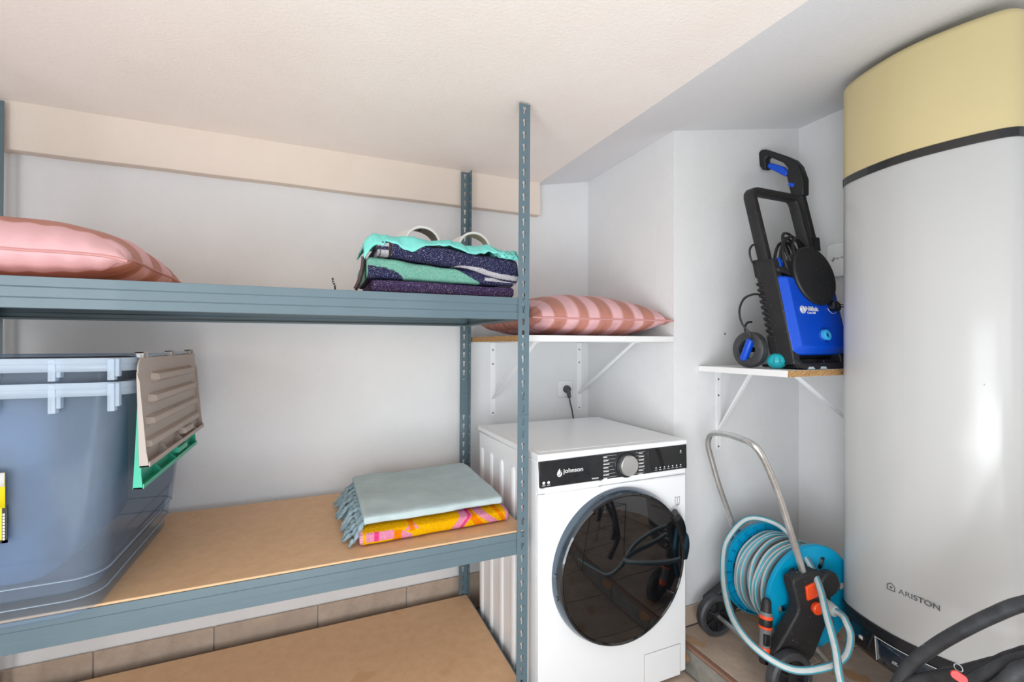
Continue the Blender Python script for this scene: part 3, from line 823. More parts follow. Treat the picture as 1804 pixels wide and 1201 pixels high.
# ------------------------------------------------------------------ storage bins on the middle shelf
def ring_rect(x0, x1, y0, y1, r, z, n=6):
    return [Vector((a, b, z)) for a, b in rrect(x0, x1, y0, y1, r, n)]
def loft(rings, m=0, bottom=False):
    mb = MB()
    n = len(rings[0])
    v = [p for r_ in rings for p in r_]
    f, mm = [], []
    for i in range(len(rings) - 1):
        for k in range(n):
            f.append((i * n + k, i * n + (k + 1) % n, (i + 1) * n + (k + 1) % n, (i + 1) * n + k))
            mm.append(m if isinstance(m, int) else m[i])
    if bottom:
        f.append(list(range(n))); mm.append(0)
    return mb.add(v, f, mm)
BX0, BX1, BY0, BY1 = -0.870, -0.366, 1.205, 1.80
def bin_(name, zb, ztop, rise, label, rib_drop):
    """clear tapered bin; rim top at ztop"""
    t = thing(name, ((BX0 + BX1) / 2, (BY0 + BY1) / 2, zb), label, 'storage bin')
    H = ztop - zb
    def rg(fr, z, grow=0.0, r=0.055):
        k = (1 - fr)
        return ring_rect(BX0 + 0.01 * k - grow, BX1 - 0.066 * k + grow, BY0 + 0.052 * k - grow, BY1 + 0.02 * k + grow, r, z)
    rings = [rg(0, zb, -0.012, 0.05), rg(0, zb + 0.006, -0.004, 0.053), rg(0.03, zb + 0.04, -0.003), rg(0.035, zb + 0.043, 0.003), rg(0.1, zb + 0.085, 0.003), rg(0.105, zb + 0.088, 0.007), rg(1, ztop - 0.005, 0.0), rg(1, ztop, 0.0)]
    build('tub', loft(rings, bottom=True), M_clear, t, recalc=True, solid=0.002)
    for dz_, g_ in ((0.041, 0.0030), (0.086, 0.0065)) if rib_drop > 0.05 else ():
        fr_ = 0.032 if dz_ < 0.05 else 0.10
        build('base_ledge', loft([rg(fr_, zb + dz_, g_ - 0.002), rg(fr_, zb + dz_ + 0.0012, g_ + 0.0016), rg(fr_, zb + dz_ + 0.0026, g_ + 0.0012), rg(fr_, zb + dz_ + 0.0034, g_ - 0.001)]), M_clearrim, t)
    rim = build('rim', loft([rg(1, ztop - 0.001, 0.001), rg(1, ztop, 0.011), rg(1, ztop - 0.012, 0.0125), rg(1, ztop - 0.0125, 0.0105), rg(1, ztop - 0.0275, 0.0115)]), M_clearrim, t, solid=0.0018)
    for px_, wd in ((-0.57, 0.010), (-0.478, 0.012), (-0.385, 0.012)):
        k = 0.35
        build('rim_rib', MB().box(px_ - wd / 2, px_ + wd / 2, BY0 - 0.012, BY0 + 0.004, ztop - rib_drop, ztop - 0.002).box(px_ + wd / 2, px_ + wd * 1.1, BY0 - 0.010, BY0 + 0.004, ztop - rib_drop * 0.84, ztop - 0.002), M_clearrim, rim, bevel=0.001)
    build('rim_clip', MB().box(-0.80, -0.600, BY0 - 0.017, BY0 - 0.010, ztop - 0.029, ztop + 0.003), M_clearrim, rim, bevel=0.002)
    return t
binO = bin_('storage_bin', ZS_M + 0.001, 1.119, 0, 'lower, outer clear bin with a hanging green lid flap', 0.060)
binI = bin_('storage_bin', ZS_M + 0.052, 1.169, 0, 'upper clear bin nested in the other, with a hanging taupe lid flap', 0.046)

def lid_flap(parent, m, x_top, x_bot, y0, y1, z0, z1, ribs, name):
    """flap hanging on its hinge; local frame: a along Y, b downwards, out along +X"""
    t = Vector((x_bot - x_top, 0, z0 - z1)); L = t.length; t.normalize()
    out = Vector((-t.z, 0, t.x))
    if out.x < 0: out = -out
    O = Vector((x_top, y0, z1)); W = y1 - y0
    T = lambda a, b, h: O + Vector((0, 1, 0)) * a + t * b + out * h
    # outline with rounded upper corners, narrowing a little to the top
    poly = []
    for k in range(7):
        q = R(90 * k / 6); poly.append((0.012 + 0.03 * (1 - math.sin(q)) - 0.0, 0.03 * (1 - math.cos(q)) + 0.0))
    poly = [(0.006 + 0.03 * (1 - math.cos(R(90 * k / 6))), 0.03 * (1 - math.sin(R(90 * k / 6)))) for k in range(7)]
    left = poly[::1]
    pts = [(0.0, L)] + left + [(W - a, b) for a, b in left[::-1]] + [(W, L)]
    flap = build(name, MB().prism(pts, lambda a, b, h: T(a, b, h), 0.0, 0.0028), m, parent, bevel=0.0008, seg=1)
    # side walls and bottom tray
    for a in (0.0, W - 0.003):
        mb = MB()
        v = [T(a + d, b, h) for d in (0, 0.003) for b, h in ((0.03, 0.001), (L, 0.001), (L, 0.018), (L - 0.03, 0.014), (0.05, 0.006))]
        mb.add(v, [(0, 1, 2, 3, 4), (9, 8, 7, 6, 5)] + [(i, (i + 1) % 5, 5 + (i + 1) % 5, 5 + i) for i in range(5)])
        build('side_wall', mb, m, flap, smooth=False)
    mb = MB()
    mb.prism([(L - 0.003, 0.0), (L, 0.0), (L, 0.020), (L - 0.010, 0.020), (L - 0.010, 0.0180), (L - 0.003, 0.0180)], lambda b, h, a: T(a, b, h), 0.0, W)
    build('bottom_tray', mb, m, flap, smooth=False)
    for a in (0.26, 0.52, 0.82):
        build('divider', MB().prism([(L - 0.030, 0.002), (L - 0.002, 0.002), (L - 0.002, 0.018), (L - 0.010, 0.018)], lambda b, h, q: T(q, b, h), W * a, W * a + 0.003), m, flap, smooth=False)
    build('catch', MB().prism([(L - 0.040, 0.002), (L - 0.018, 0.002), (L - 0.020, 0.023), (L - 0.034, 0.023)], lambda b, h, q: T(q, b, h), W * 0.55, W * 0.72), m, flap, bevel=0.002)
    for i in range(ribs):
        b0 = 0.034 + i * 0.048
        a0 = 0.085 - i * 0.022
        prof_ = [(b0, 0.0025), (b0 + 0.006, 0.0145), (b0 + 0.018, 0.0165), (b0 + 0.0265, 0.0025)]
        mb = MB()
        v = []
        for a, k in ((a0, 0.0), (a0 + 0.016, 1.0), (W - 0.075 - 0.006 + i * 0.015, 1.0), (W - 0.062 + i * 0.015, 0.0)):
            for b, h in prof_:
                bb_ = b0 + 0.013 + (b - b0 - 0.013) * (0.8 + 0.2 * k)
                v.append(T(a, bb_, 0.0025 + (h - 0.0025) * k))
        f = []
        for q in range(3):
            for k in range(3):
                f.append((q * 4 + k, q * 4 + k + 1, (q + 1) * 4 + k + 1, (q + 1) * 4 + k))
        mb.add(v, f)
        build('raised_rib', mb, m, flap, bevel=0.0012, smooth=False)
    for a in (0.10, 0.52, 0.90):
        build('hinge_tab', MB().prism([(-0.012, -0.012), (0.006, -0.001), (0.006, 0.003), (-0.012, 0.005)], lambda b, h, q: T(q, b, h), W * a - 0.016, W * a - 0.013)
              .prism([(-0.012, -0.012), (0.006, -0.001), (0.006, 0.003), (-0.012, 0.005)], lambda b, h, q: T(q, b, h), W * a + 0.013, W * a + 0.016)
              .prism([(-0.012, -0.012), (-0.012, 0.005), (-0.0095, 0.005), (-0.0095, -0.012)], lambda b, h, q: T(q, b, h), W * a - 0.016, W * a + 0.016), m, flap, smooth=False)
    build('hinge_rod', MB().tube([T(0.03, -0.004, -0.003), T(W - 0.03, -0.004, -0.003)], 0.0042, 8), M_clearrim, flap)
    return flap
lid_flap(binO, M_green, -0.3535, -0.363, 1.240, 1.735, 0.882, 1.112, 0, 'lid')
lid_flap(binI, M_lidgrey, -0.3500, -0.3440, 1.212, 1.735, 0.934, 1.168, 4, 'lid')
# label sleeve seen at the picture edge, on the outer bin
lb = build('label_sleeve', MB().box(-0.80, -0.5580, BY0 + 0.020, BY0 + 0.0225, 0.812, 0.876), M_labely, binO)
build('label_top', MB().add([(-0.80, BY0 + 0.012, 0.877), (-0.5560, BY0 + 0.012, 0.877), (-0.5520, BY0 + 0.003, 0.948), (-0.80, BY0 + 0.003, 0.948)], [(0, 1, 2, 3)])
      .add([(-0.80, BY0 + 0.0025, 0.921), (-0.5535, BY0 + 0.0025, 0.921), (-0.5520, BY0 + 0.0005, 0.948), (-0.80, BY0 + 0.0005, 0.948)], [(0, 1, 2, 3)], 1), [M_labely, M_labelw], lb, solid=0.001)
build('label_border', MB().box(-0.5640, -0.5560, BY0 + 0.0185, BY0 + 0.0205, 0.806, 0.878).box(-0.80, -0.5560, BY0 + 0.0185, BY0 + 0.0205, 0.806, 0.812), M_black, lb)
mb = MB()
for k in range(9):
    mb.box(-0.5625, -0.5595, BY0 + 0.0175, BY0 + 0.0186, 0.812 + k * 0.006, 0.8165 + k * 0.006)
build('label_print', mb, M_print, lb, kind='stuff')
# bedding inside the upper bin
def lump(x0, x1, y0, y1, z0, z1, amp, seed, nx=36, ny=28):
    mb = MB()
    def pt(u, v):
        th = 2 * math.pi * v; ph = math.pi * (u - 0.5)
        e = 0.24
        c = lambda q: math.copysign(abs(q) ** e, q)
        x = c(math.cos(ph)) * c(math.cos(th)); y = c(math.cos(ph)) * c(math.sin(th)); z = c(math.sin(ph))
        d = 1 + amp * (nz(x * 2.2 + seed, y * 2.2, z * 2.2) + 0.5 * nz(x * 5 + seed, y * 5, z * 5))
        return ((x0 + x1) / 2 + x * (x1 - x0) / 2 * d, (y0 + y1) / 2 + y * (y1 - y0) / 2 * d, (z0 + z1) / 2 + z * (z1 - z0) / 2 * d)
    mb.grid(pt, nx, ny)
    return mb
tag(build('folded_duvet', lump(-0.845, -0.515, 1.282, 1.775, ZS_M + 0.062, 1.09, 0.04, 1), M_duvet, sharp=180), 'blue-grey bedding packed inside the clear bins, seen through the plastic', 'bedding')
tag(build('folded_blanket', lump(-0.845, -0.47, 1.25, 1.77, 1.092, 1.162, 0.07, 5), M_darkcloth, sharp=180), 'dark grey blanket on top in the bins, just under the rim', 'blanket')

# ------------------------------------------------------------------ cushions
PINK, BROWN = rgb(226, 178, 182), rgb(190, 130, 116)
def cushion(name, label, x0, x1, y0, y1, z0, zs, zt, axis, sw, phase, seed, droop=0.0):
    t = thing(name, ((x0 + x1) / 2, (y0 + y1) / 2, z0), label, 'cushion', 'striped pink cushions')
    cx, cy, hw, hd = (x0 + x1) / 2, (y0 + y1) / 2, (x1 - x0) / 2, (y1 - y0) / 2
    def out(u, v):
        px_ = 1 - 0.035 * (1 - v * v); py_ = 1 - 0.035 * (1 - u * u)
        x, y = cx + hw * u * px_, cy + hd * v * py_
        return x, y
    def th(u, v):
        a = max(0, 1 - abs(u) ** 2.6); b = max(0, 1 - abs(v) ** 2.6)
        return (a * b) ** 0.52
    mb = MB()
    N = 84
    rm = lambda q: math.sin((q * 2 - 1) * math.pi / 2)
    for sgn in (1, -1):
        def pt(a, b):
            u, v = rm(a), rm(b)
            x, y = out(u, v)
            T_ = th(u, v)
            edge = max(abs(u), abs(v))
            if abs(u) > abs(v):
                wr = math.sin(v * 30 + 5 * nz(v * 4, seed)) * 0.0050 * (0.4 + abs(nz(v * 3, seed + 9)) * 2) * max(0, edge - 0.55) * 2.4
            else:
                wr = math.sin(u * 30 + 5 * nz(u * 4, seed + 4)) * 0.0050 * (0.4 + abs(nz(u * 3, seed + 7)) * 2) * max(0, edge - 0.55) * 2.4
            wr *= min(1, T_ * 4)
            wr += 0.006 * nz(x * 9, y * 9, seed) * T_
            zz = zs - droop * max(0, (abs(u) ** 6) * (abs(v) ** 6))
            if sgn > 0:
                z = zz + (zt - zs) * T_ + wr
            else:
                z = max(z0 + 0.0005, zz - (zs - z0) * 1.15 * T_ + wr)
            return (x, y, z)
        def cf(a, b):
            u, v = rm(a), rm(b)
            q = (hw * u if axis == 'x' else hd * v) + phase
            return PINK if int(math.floor(q / sw)) % 2 == 0 else BROWN
        mb.grid(pt, N, N, colfn=cf)
    build('cover', mb, M_pillow, t, sharp=180)
    ring = []
    for k in range(4):
        for i in range(24):
            q = -1 + 2 * i / 24
            u, v = [(q, -1), (1, q), (-q, 1), (-1, -q)][k]
            x, y = out(u, v)
            ring.append((x, y, zs - droop * (abs(u) ** 6) * (abs(v) ** 6) + 0.0012 * nz(x * 20, y * 20)))
    build('piping', MB().tube(ring, 0.0034, 8, closed=True), M_piping, t)
    return t
cushion('cushion', 'pink and terracotta striped cushion lying on the top rack shelf', -0.905, -0.395, 1.312, 1.80, ZS_U, 1.400, 1.502, 'y', 0.085, 0.280, 3, 0.012)
cushion('cushion', 'pink and terracotta striped cushion on the white shelf above the washing machine', 0.665, 1.262, 1.37, 1.93, 1.2277, 1.287, 1.393, 'x', 0.0475, 0.355, 9, 0.0)

# ------------------------------------------------------------------ folded towels
def slab(x0, x1, y0, y1, zb, zt, amp, seed, colfn, nx=130, nr=96, cap_roll=False, p=0.32, skew=0.0):
    """folded cloth: rounded cross-section swept along X; zb, zt may be functions of x"""
    zbf = zb if callable(zb) else (lambda x, y: zb)
    ztf = zt if callable(zt) else (lambda x, y: zt)
    mb = MB()
    sts = []
    L = x1 - x0
    er = 0.010
    for k in range(5):
        a = R(90 * k / 4 * 0.98); sts.append((x0 + er * (1 - math.sin(a + 0.03)), math.cos(a) * 0 + math.sqrt(max(0, 1 - (1 - math.sin(a)) ** 2))))
    st = [(x0 + er * (1 - math.cos(R(q))), math.sin(R(q))) for q in (4, 25, 50, 75)]
    sc_ = [(x, 1 - (1 - s_) * 0.35) for x, s_ in st] + [(x0 + er + (L - 2 * er) * k / nx, 1.0) for k in range(nx + 1)] + [(x1 - (x - x0), 1 - (1 - s_) * 0.35) for x, s_ in st[::-1]]
    if cap_roll:
        front = [(x0 + (0.0035 if i % 2 else 0.0), s_) for i, s_ in enumerate((0.02, 0.12, 0.16, 0.26, 0.30, 0.40, 0.44, 0.54, 0.58, 0.66))]
        sc_ = front + sc_
    else:
        sc_ = [(sc_[0][0], 0.02)] + sc_
    sc_ = sc_ + [(sc_[-1][0], 0.02)]
    rows = []
    HT = 0.5 * abs(ztf((x0 + x1) / 2, (y0 + y1) / 2) - zbf((x0 + x1) / 2, (y0 + y1) / 2)); WT = 0.5 * (y1 - y0)
    ring = []
    for k in range(2400):
        a = 2 * math.pi * k / 2400
        ca, sa = math.cos(a), math.sin(a)
        ring.append((math.copysign(abs(ca) ** p, ca), math.copysign(abs(sa) ** p, sa), a))
    # samples crowd on the front face, fewer along top and bottom
    wgt = [math.hypot((ring[k][0] - ring[k - 1][0]) * WT * (0.22 if abs(ring[k][0]) < 0.93 else 1.0), (ring[k][1] - ring[k - 1][1]) * HT * (2.5 if ring[k][0] < 0 else 0.6)) for k in range(2400)]
    tot = sum(wgt); acc = 0.0; nxt = 0.0; prm = []
    for k in range(2400):
        acc += wgt[k]
        if acc >= nxt and len(prm) < nr:
            prm.append(ring[k]); nxt += tot / nr
    while len(prm) < nr:
        prm.append(ring[-1])
    for x, s_ in sc_:
        for k in range(nr):
            yy, zz, a = prm[k]
            y = (y0 + y1) / 2 + (y1 - y0) / 2 * yy * (1 - (1 - s_) * 0.06) + skew * (x - x0)
            b_, t_ = zbf(x, y), ztf(x, y)
            z = (b_ + t_) / 2 + (t_ - b_) / 2 * zz * s_
            d = amp * (nz(x * 7 + seed, y * 9, z * 22) + 0.5 * nz(x * 19 + seed, y * 19, z * 40))
            y += d * 1.6 * yy
            z += d * max(0, zz) * 0.8
            rows.append((x, y, z))
            mb.c.append(colfn(x, y, z, a))
    n = len(sc_)
    f = [(i * nr + k, i * nr + (k + 1) % nr, (i + 1) * nr + (k + 1) % nr, (i + 1) * nr + k) for i in range(n - 1) for k in range(nr)]
    f += [list(range(nr))[::-1], [(n - 1) * nr + k for k in range(nr)]]
    return mb.add(rows, f)

NAVY, PURP, SAGE, OFFW, DKBR = rgb(48, 50, 84), rgb(70, 54, 92), rgb(122, 186, 164), rgb(196, 194, 198), rgb(60, 44, 40)
# purple towel, lowest
tag(build('folded_towel', slab(0.150, 0.590, 1.355, 1.68, ZS_U + 0.0005, lambda x, y: 1.385 - 0.006 * (x - 0.15), 0.0035, 2, lambda x, y, z, a: PURP), M_terryspeck, sharp=60),
    'dark purple folded towel at the bottom of the towel stack', 'towel', 'folded towels on the top rack shelf')
# sage and navy towel, second
def c_sage(x, y, z, a):
    if x < 0.30:
        r_ = math.hypot((x - 0.135) / 0.105, (z - 1.385) / 0.038)
        return NAVY if r_ < 1 and x > 0.14 else SAGE
    dtop = 1.450 - 0.085 * max(0, x - 0.18) - z
    if x > 0.49 and 0.012 < dtop - 0.05 * (0.59 - x) < 0.0215: return OFFW
    if x > 0.545 and 0.031 < dtop - 0.08 * (0.59 - x) < 0.039: return OFFW
    edge = 1.445 - (x - 0.36) * 0.50
    return SAGE if z > 1.385 and z < edge + 0.002 and x < 0.475 else NAVY
tag(build('folded_towel', slab(0.137, 0.592, 1.360, 1.68, lambda x, y: 1.3845 - 0.006 * (x - 0.137), lambda x, y: 1.450 - 0.085 * max(0, x - 0.18) - 0.0 * y, 0.005, 4, c_sage, nx=170, nr=110), M_terryspeck, sharp=60),
    'sage green and navy towel, second from the bottom of the stack', 'towel', 'folded towels on the top rack shelf')
# navy towel with white stripes near its right end
def c_navy(x, y, z, a):
    if x < 0.205 and y < 1.45:
        if x > 0.197: return DKBR
        if 0.172 < x < 0.176: return DKBR
        return OFFW if (1.478 < z < 1.488 or 1.452 < z < 1.468) else NAVY
    if y > 1.45 and z > 1.45:
        return NAVY
    s_ = (x - 0.385) / 0.205
    base = nb(x, y) + 0.0015 + 0.014 * max(0, s_) + 0.003 * math.sin(s_ * 7)
    w_ = 0.0145 * min(1, max(0, s_ * 2.2))
    if s_ > 0:
        if base < z < base + w_: return OFFW
        if s_ > 0.5 and base - 0.017 < z < base - 0.0065: return OFFW
    return NAVY
    return NAVY
def nb(x, y):
    return 1.4515 - 0.095 * max(0, x - 0.18) - 0.030 * max(0.0, min(1, (x - 0.40) / 0.19))
tag(build('folded_towel', slab(0.166, 0.604, 1.350, 1.69, lambda x, y: nb(x, y) + 0.001, lambda x, y: 1.4955 - 0.050 * max(0, x - 0.2) + 0.006 * nz(x * 12, 3), 0.0055, 6, c_navy, nx=190, nr=120), M_terryspeck, sharp=60),
    'navy towel with white stripes at its right end, top of the towels', 'towel', 'folded towels on the top rack shelf')
# loose corner hanging at the left of the stack
tag(build('towel_flap', MB().grid(lambda u, v: (0.128 + 0.012 * u - 0.022 * v * v + 0.004 * math.sin(u * 5), 1.372 + 0.05 * u + 0.004 * math.sin(v * 6), 1.448 - 0.094 * v), 8, 14), mat('brown_hem', rgb(92, 78, 84), 0.95, var=rgb(70, 56, 54), vscale=30, bump=0.5, bscale=300), solid=0.006, sharp=180),
    'brown-edged towel corner hanging down left of the stack', 'towel')
# turquoise garment draped over the top
def turq(u, v):
    x = 0.128 + 0.476 * u
    lift = 0.0105
    fr = 0.024 + 0.016 * nz(u * 6, 2.0) + 0.005 * nz(u * 20, 5)
    if 0.20 < u < 0.36: fr += 0.016 * (1 - abs(u - 0.28) / 0.08)
    if u < 0.12: fr += 0.016
    y = 1.338 + 0.26 * v + 0.010 * nz(u * 5, 1)
    top = 1.5035 - 0.050 * max(0, x - 0.2) + 0.009 * nz(u * 7, v * 4, 3) + 0.009 * abs(nz(u * 16 + v * 4, v * 6, 8)) + (0.004 * math.sin(u * 150) * max(0, u - 0.82) * 5)
    top += 0.012 * max(0, 1 - abs(u - 0.52) / 0.12) + 0.010 * max(0, 1 - abs(u - 0.78) / 0.14)
    top += lift
    if v < 0.12:
        top -= fr * (1 - v / 0.12) ** 1.2
        y += 0.004 * (1 - v / 0.12)
    if u < 0.06:
        top -= 0.034 * (1 - u / 0.06) ** 1.5
        y += 0.012
    return (x, y, top)
g = thing('beach_shorts', (0.366, 1.46, 1.475), 'crumpled turquoise cotton garment lying on top of the towel stack', 'garment')
build('cloth', MB().grid(turq, 150, 44), M_turq, g, solid=0.004, sharp=180)
wb = MB()
for k in range(9):
    yk = 1.352 + k * 0.022
    pts = [(0.535 + 0.066 * i / 20, yk + 0.003 * math.sin(i * 0.9 + k), 1.488 - 0.006 * (i / 20) - 0.010 * (k == 0) + 0.0035 * math.sin(i * 1.9 + k * 2)) for i in range(21)]
    wb.tube(pts, lambda i: 0.0068 + 0.0022 * math.sin(i * 1.9), 8)
build('gathered_waistband', wb, M_turq, g, sharp=180)
# a pair of slides, only the straps show
def slide(cx, y0, zb, label, lining, hd, logo):
    t = thing('slide_sandal', (cx, y0 + 0.08, zb), label, 'sandal', 'slide sandals on the towel stack')
    sole = rrect(cx - 0.048, cx + 0.048, y0 - 0.08, y0 + 0.16, 0.045)
    build('sole', MB().prism(sole, lambda a, b, h: (a, b, h), zb - 0.004, zb + 0.008), M_slidew, t, bevel=0.003)
    def arch(u, v, off=0.0):
        a = R(180 * u)
        r_ = 0.054 + 0.020 * v + off
        return (cx + hd * 0.01 * v - r_ * 1.05 * math.cos(a), y0 + 0.10 * v, zb + 0.006 + (0.064 + 0.012 * v + off) * math.sin(a) ** 0.85)
    mb = MB()
    mb.grid(lambda u, v: arch(u, v), 28, 6); n = len(mb.f)
    mb.grid(lambda u, v: arch(u, v, -0.004), 28, 6, m=1)
    st = build('strap', mb, [M_slidew, lining], t, sharp=60)
    build('strap_edge', MB().tube([arch(i / 28, 0, -0.001) for i in range(29)], 0.0042, 8), M_slidew, st)
    if logo:
        mb = MB()
        for k in range(5):
            a, b = 0.60 + k * 0.022, 0.25 + 0.045 * k
            mb.tube([arch(a, b, 0.001), arch(a + 0.012, b + 0.30, 0.001)], 0.0022, 6)
        mb.tube([arch(0.595, 0.22, 0.001), arch(0.70, 0.42, 0.001)], 0.0016, 6)
        mb.tube([arch(0.605, 0.55, 0.001), arch(0.715, 0.75, 0.001)], 0.0016, 6)
        build('logo', mb, M_black, st, kind='stuff')
        build('lining_tag', MB().tube(cr([arch(0.52, 0.3, -0.006), arch(0.53, 0.4, -0.006), arch(0.50, 0.5, -0.006)], 4), 0.0012, 6).tube(cr([arch(0.36, 0.5, -0.006), arch(0.33, 0.55, -0.006)], 4), 0.0012, 6), M_black, st)
    return t
slide(0.322, 1.475, 1.506, 'left white slide sandal with brown lining and dark lettering on the strap', M_slideb, -1, True)
slide(0.497, 1.475, 1.504, 'right white slide sandal with a beige lining, on the turquoise cloth', M_slidet, 1, False)
# bit of cable tie on the shelf
tie = MB().tube(cr([(0.051, 1.325, ZS_U + 0.001), (0.050, 1.327, ZS_U + 0.012), (0.046, 1.332, ZS_U + 0.024), (0.045, 1.334, ZS_U + 0.033)], 5), 0.0024, 6)
tt = thing('cable_tie', (0.05, 1.33, ZS_U), 'black curled cable tie standing on the top shelf left of the towels', 'cable tie')
build('strip', tie, M_black, tt)
build('serration', MB().lathe([(0.001, 0), (0.001, -0.003)], (0.0475, 1.328, ZS_U + 0.02), 'Y', 6).lathe([(0.001, 0), (0.001, -0.003)], (0.0460, 1.330, ZS_U + 0.026), 'Y', 6).lathe([(0.001, 0), (0.001, -0.003)], (0.0495, 1.326, ZS_U + 0.013), 'Y', 6), M_print, tt)

# folded towels on the middle shelf
YEL, PK, HOT, ORG = rgb(252, 186, 10), rgb(238, 150, 182), rgb(240, 70, 140), rgb(252, 140, 10)
def c_yel(x, y, z, a):
    if x < 0.128: return PK if (int(z * 400) % 3) else rgb(250, 190, 210)
    if x > 0.572: return PK
    def inside(x0, z0, w_, sl):
        return abs((x - x0) - sl * (z - z0)) < w_
    if 0.135 < x < 0.215 and 0.628 < z < 0.652:
        return HOT if 0.158 < x < 0.172 else PK
    if inside(0.225, 0.64, 0.012, 0.1) and z < 0.65: return ORG
    if 0.236 < x < 0.268 and z < 0.632 + (0.268 - x) * 0.5: return PK
    if inside(0.268, 0.65, 0.008, -0.2) and z > 0.642: return ORG
    if abs(x - 0.268) < (0.662 - z) * 1.1 + 0.004 and z > 0.645: return PK
    if inside(0.425, 0.642, 0.020, 0.9): return HOT if inside(0.437, 0.642, 0.006, 0.9) else PK
    if inside(0.465, 0.645, 0.014, -0.9): return ORG
    if inside(0.505, 0.645, 0.016, -1.3): return PK
    if inside(0.555, 0.645, 0.008, -0.7): return ORG
    return YEL
tag(build('folded_towel', slab(0.118, 0.586, 1.372, 1.80, ZS_M + 0.0005, lambda x, y: 0.6605 + 0.002 * nz(x * 9, 1), 0.0035, 21, c_yel, nx=200, nr=110, cap_roll=True, skew=0.03), M_terry, sharp=60),
    'folded yellow towel with pink and orange print under the blue-grey throw', 'towel')
th = thing('fringed_throw', (0.36, 1.62, 0.66), 'folded blue-grey cotton throw with a twisted fringe on its left edge', 'throw')
build('cloth', slab(0.132, 0.572, 1.398, 1.845, lambda x, y: 0.6615 + 0.01 * max(0, (y - 1.45)) * 0.2, lambda x, y: 0.7000 + 0.016 * max(0, y - 1.45) + 0.005 * nz(x * 5, y * 5) + 0.006 * max(0, nz(x * 3.2 - y * 6, 7)) + 0.004 * (y > 1.7) * nz(x * 8, 2), 0.006, 33, lambda x, y, z, a: (1, 1, 1, 1), nx=130, nr=90, skew=0.02, p=0.5), M_throw, th, sharp=70)
for k in range(30):
    y = 1.415 + 0.40 * k / 29 + rnd.uniform(-0.006, 0.006)
    z0 = 0.683 + rnd.uniform(-0.010, 0.006)
    ln = rnd.uniform(0.028, 0.056) + 0.010 * (k > 12)
    dy = rnd.uniform(-0.030, 0.006)
    pts = cr([(0.146, y, z0), (0.128, y + dy * 0.2, z0 - 0.006), (0.128 - ln * 0.45, y + dy * 0.6, z0 - 0.026 + rnd.uniform(-0.008, 0.012)), (0.128 - ln, y + dy, ZS_M + 0.007 + rnd.uniform(0, 0.014) * (k % 2))], 5)
    ph = rnd.uniform(0, 6)
    n = len(pts)
    off = [Vector(p) + Vector((0.0, 0.0022 * math.cos(i * 1.5 + ph), 0.0022 * math.sin(i * 1.5 + ph))) for i, p in enumerate(pts)]
    build('tassel', MB().tube(off, lambda i: (0.0070 + 0.0022 * math.sin(i * 2.1 + ph)) * (1.0 if i < n - 2 else 0.55), 7), M_fringe, th, sharp=180)

# ------------------------------------------------------------------ pressure washer on the corner shelf
PX, PY, PZ = 1.469, 1.028, 1.1135
pw = thing('pressure_washer', (1.61, 1.2, PZ), 'blue and black upright pressure washer standing on the corner wall shelf', 'pressure washer')
LEAN = 0.225
def S(v):
    return (PX + v[0], PY + v[1] + LEAN * v[2], PZ + v[2])
def pbuild(name, mb, m, parent=None, **k):
    return build(name, mb.xf(S), m, parent or pw, **k)
# handle frame: a flat-section U
def frame_path():
    z1 = 0.655
    pts = [(0.016, 0.03, 0.015), (0.016, 0.045, z1 - 0.03)]
    pts += [(0.016 + 0.03 * (1 - math.cos(R(q))), 0.045, z1 - 0.03 + 0.03 * math.sin(R(q))) for q in (30, 60, 90)]
    pts += [(0.264 - 0.03 * math.sin(R(q)) + 0.0, 0.045, z1 - 0.03 + 0.03 * math.cos(R(q))) for q in (90, 60, 30)][0:0]
    pts += [(0.234 + 0.03 * math.sin(R(q)), 0.045, z1 - 0.03 + 0.03 * math.cos(R(q))) for q in (0, 30, 60)]
    pts += [(0.264, 0.045, z1 - 0.03), (0.264, 0.03, 0.015)]
    return pts
pbuild('handle_frame', MB().tube(frame_path(), 0.0, 12, flat=(0.021, 0.014), ref=(0, 1, 0)), M_blackdust, sharp=50)
for x in (0.016, 0.264):
    pbuild('lower_frame', MB().box(x - 0.0165, x + 0.0165, -0.002, 0.062, 0.015, 0.385), M_blackdust, bevel=0.005)
# motor housing with cooling slats on its left side
pbuild('motor_housing', MB().box(0.001, 0.262, 0.03, 0.080, 0.03, 0.36), M_black, bevel=0.012)
for k in range(9):
    pbuild('vent_slat', MB().obox((0.001, 0.068, 0.130 + k * 0.021), (1, 0, 0), (0, 1, 0), (0, 0.25, 1), 0.005, 0.0125, 0.0068), M_black, bevel=0.004)
pbuild('side_cover', MB().box(-0.001, 0.02, 0.045, 0.085, 0.02, 0.116), M_blackdust, bevel=0.006)
pbuild('rear_bracket', MB().box(-0.001, 0.02, 0.055, 0.082, 0.322, 0.39), M_blackdust, bevel=0.006)
# blue front cover
poly = [(0.0, 0.056), (0.018, 0.044), (0.272, 0.044), (0.290, 0.056), (0.290, 0.30), (0.280, 0.312), (0.012, 0.322), (0.0, 0.312)]
mb = MB()
n = len(poly)
ins = [(0.030, 0.080), (0.040, 0.072), (0.266, 0.072), (0.276, 0.080), (0.276, 0.286), (0.272, 0.295), (0.036, 0.318), (0.030, 0.314)]
v = [(a, 0.03, b) for a, b in poly] + [(a, 0.0, b + (0.004 if b < 0.1 else 0)) for a, b in poly] + [(a, -0.020, b) for a, b in ins]
f = [list(range(n))]
for r_ in range(2):
    for i in range(n):
        f.append((r_ * n + i, r_ * n + (i + 1) % n, (r_ + 1) * n + (i + 1) % n, (r_ + 1) * n + i))
f.append([2 * n + i for i in range(n)])
mb.add(v, f)
cover = pbuild('front_cover', mb, M_pbmat, bevel=0.005, smooth=True, sharp=25)
mb = MB()
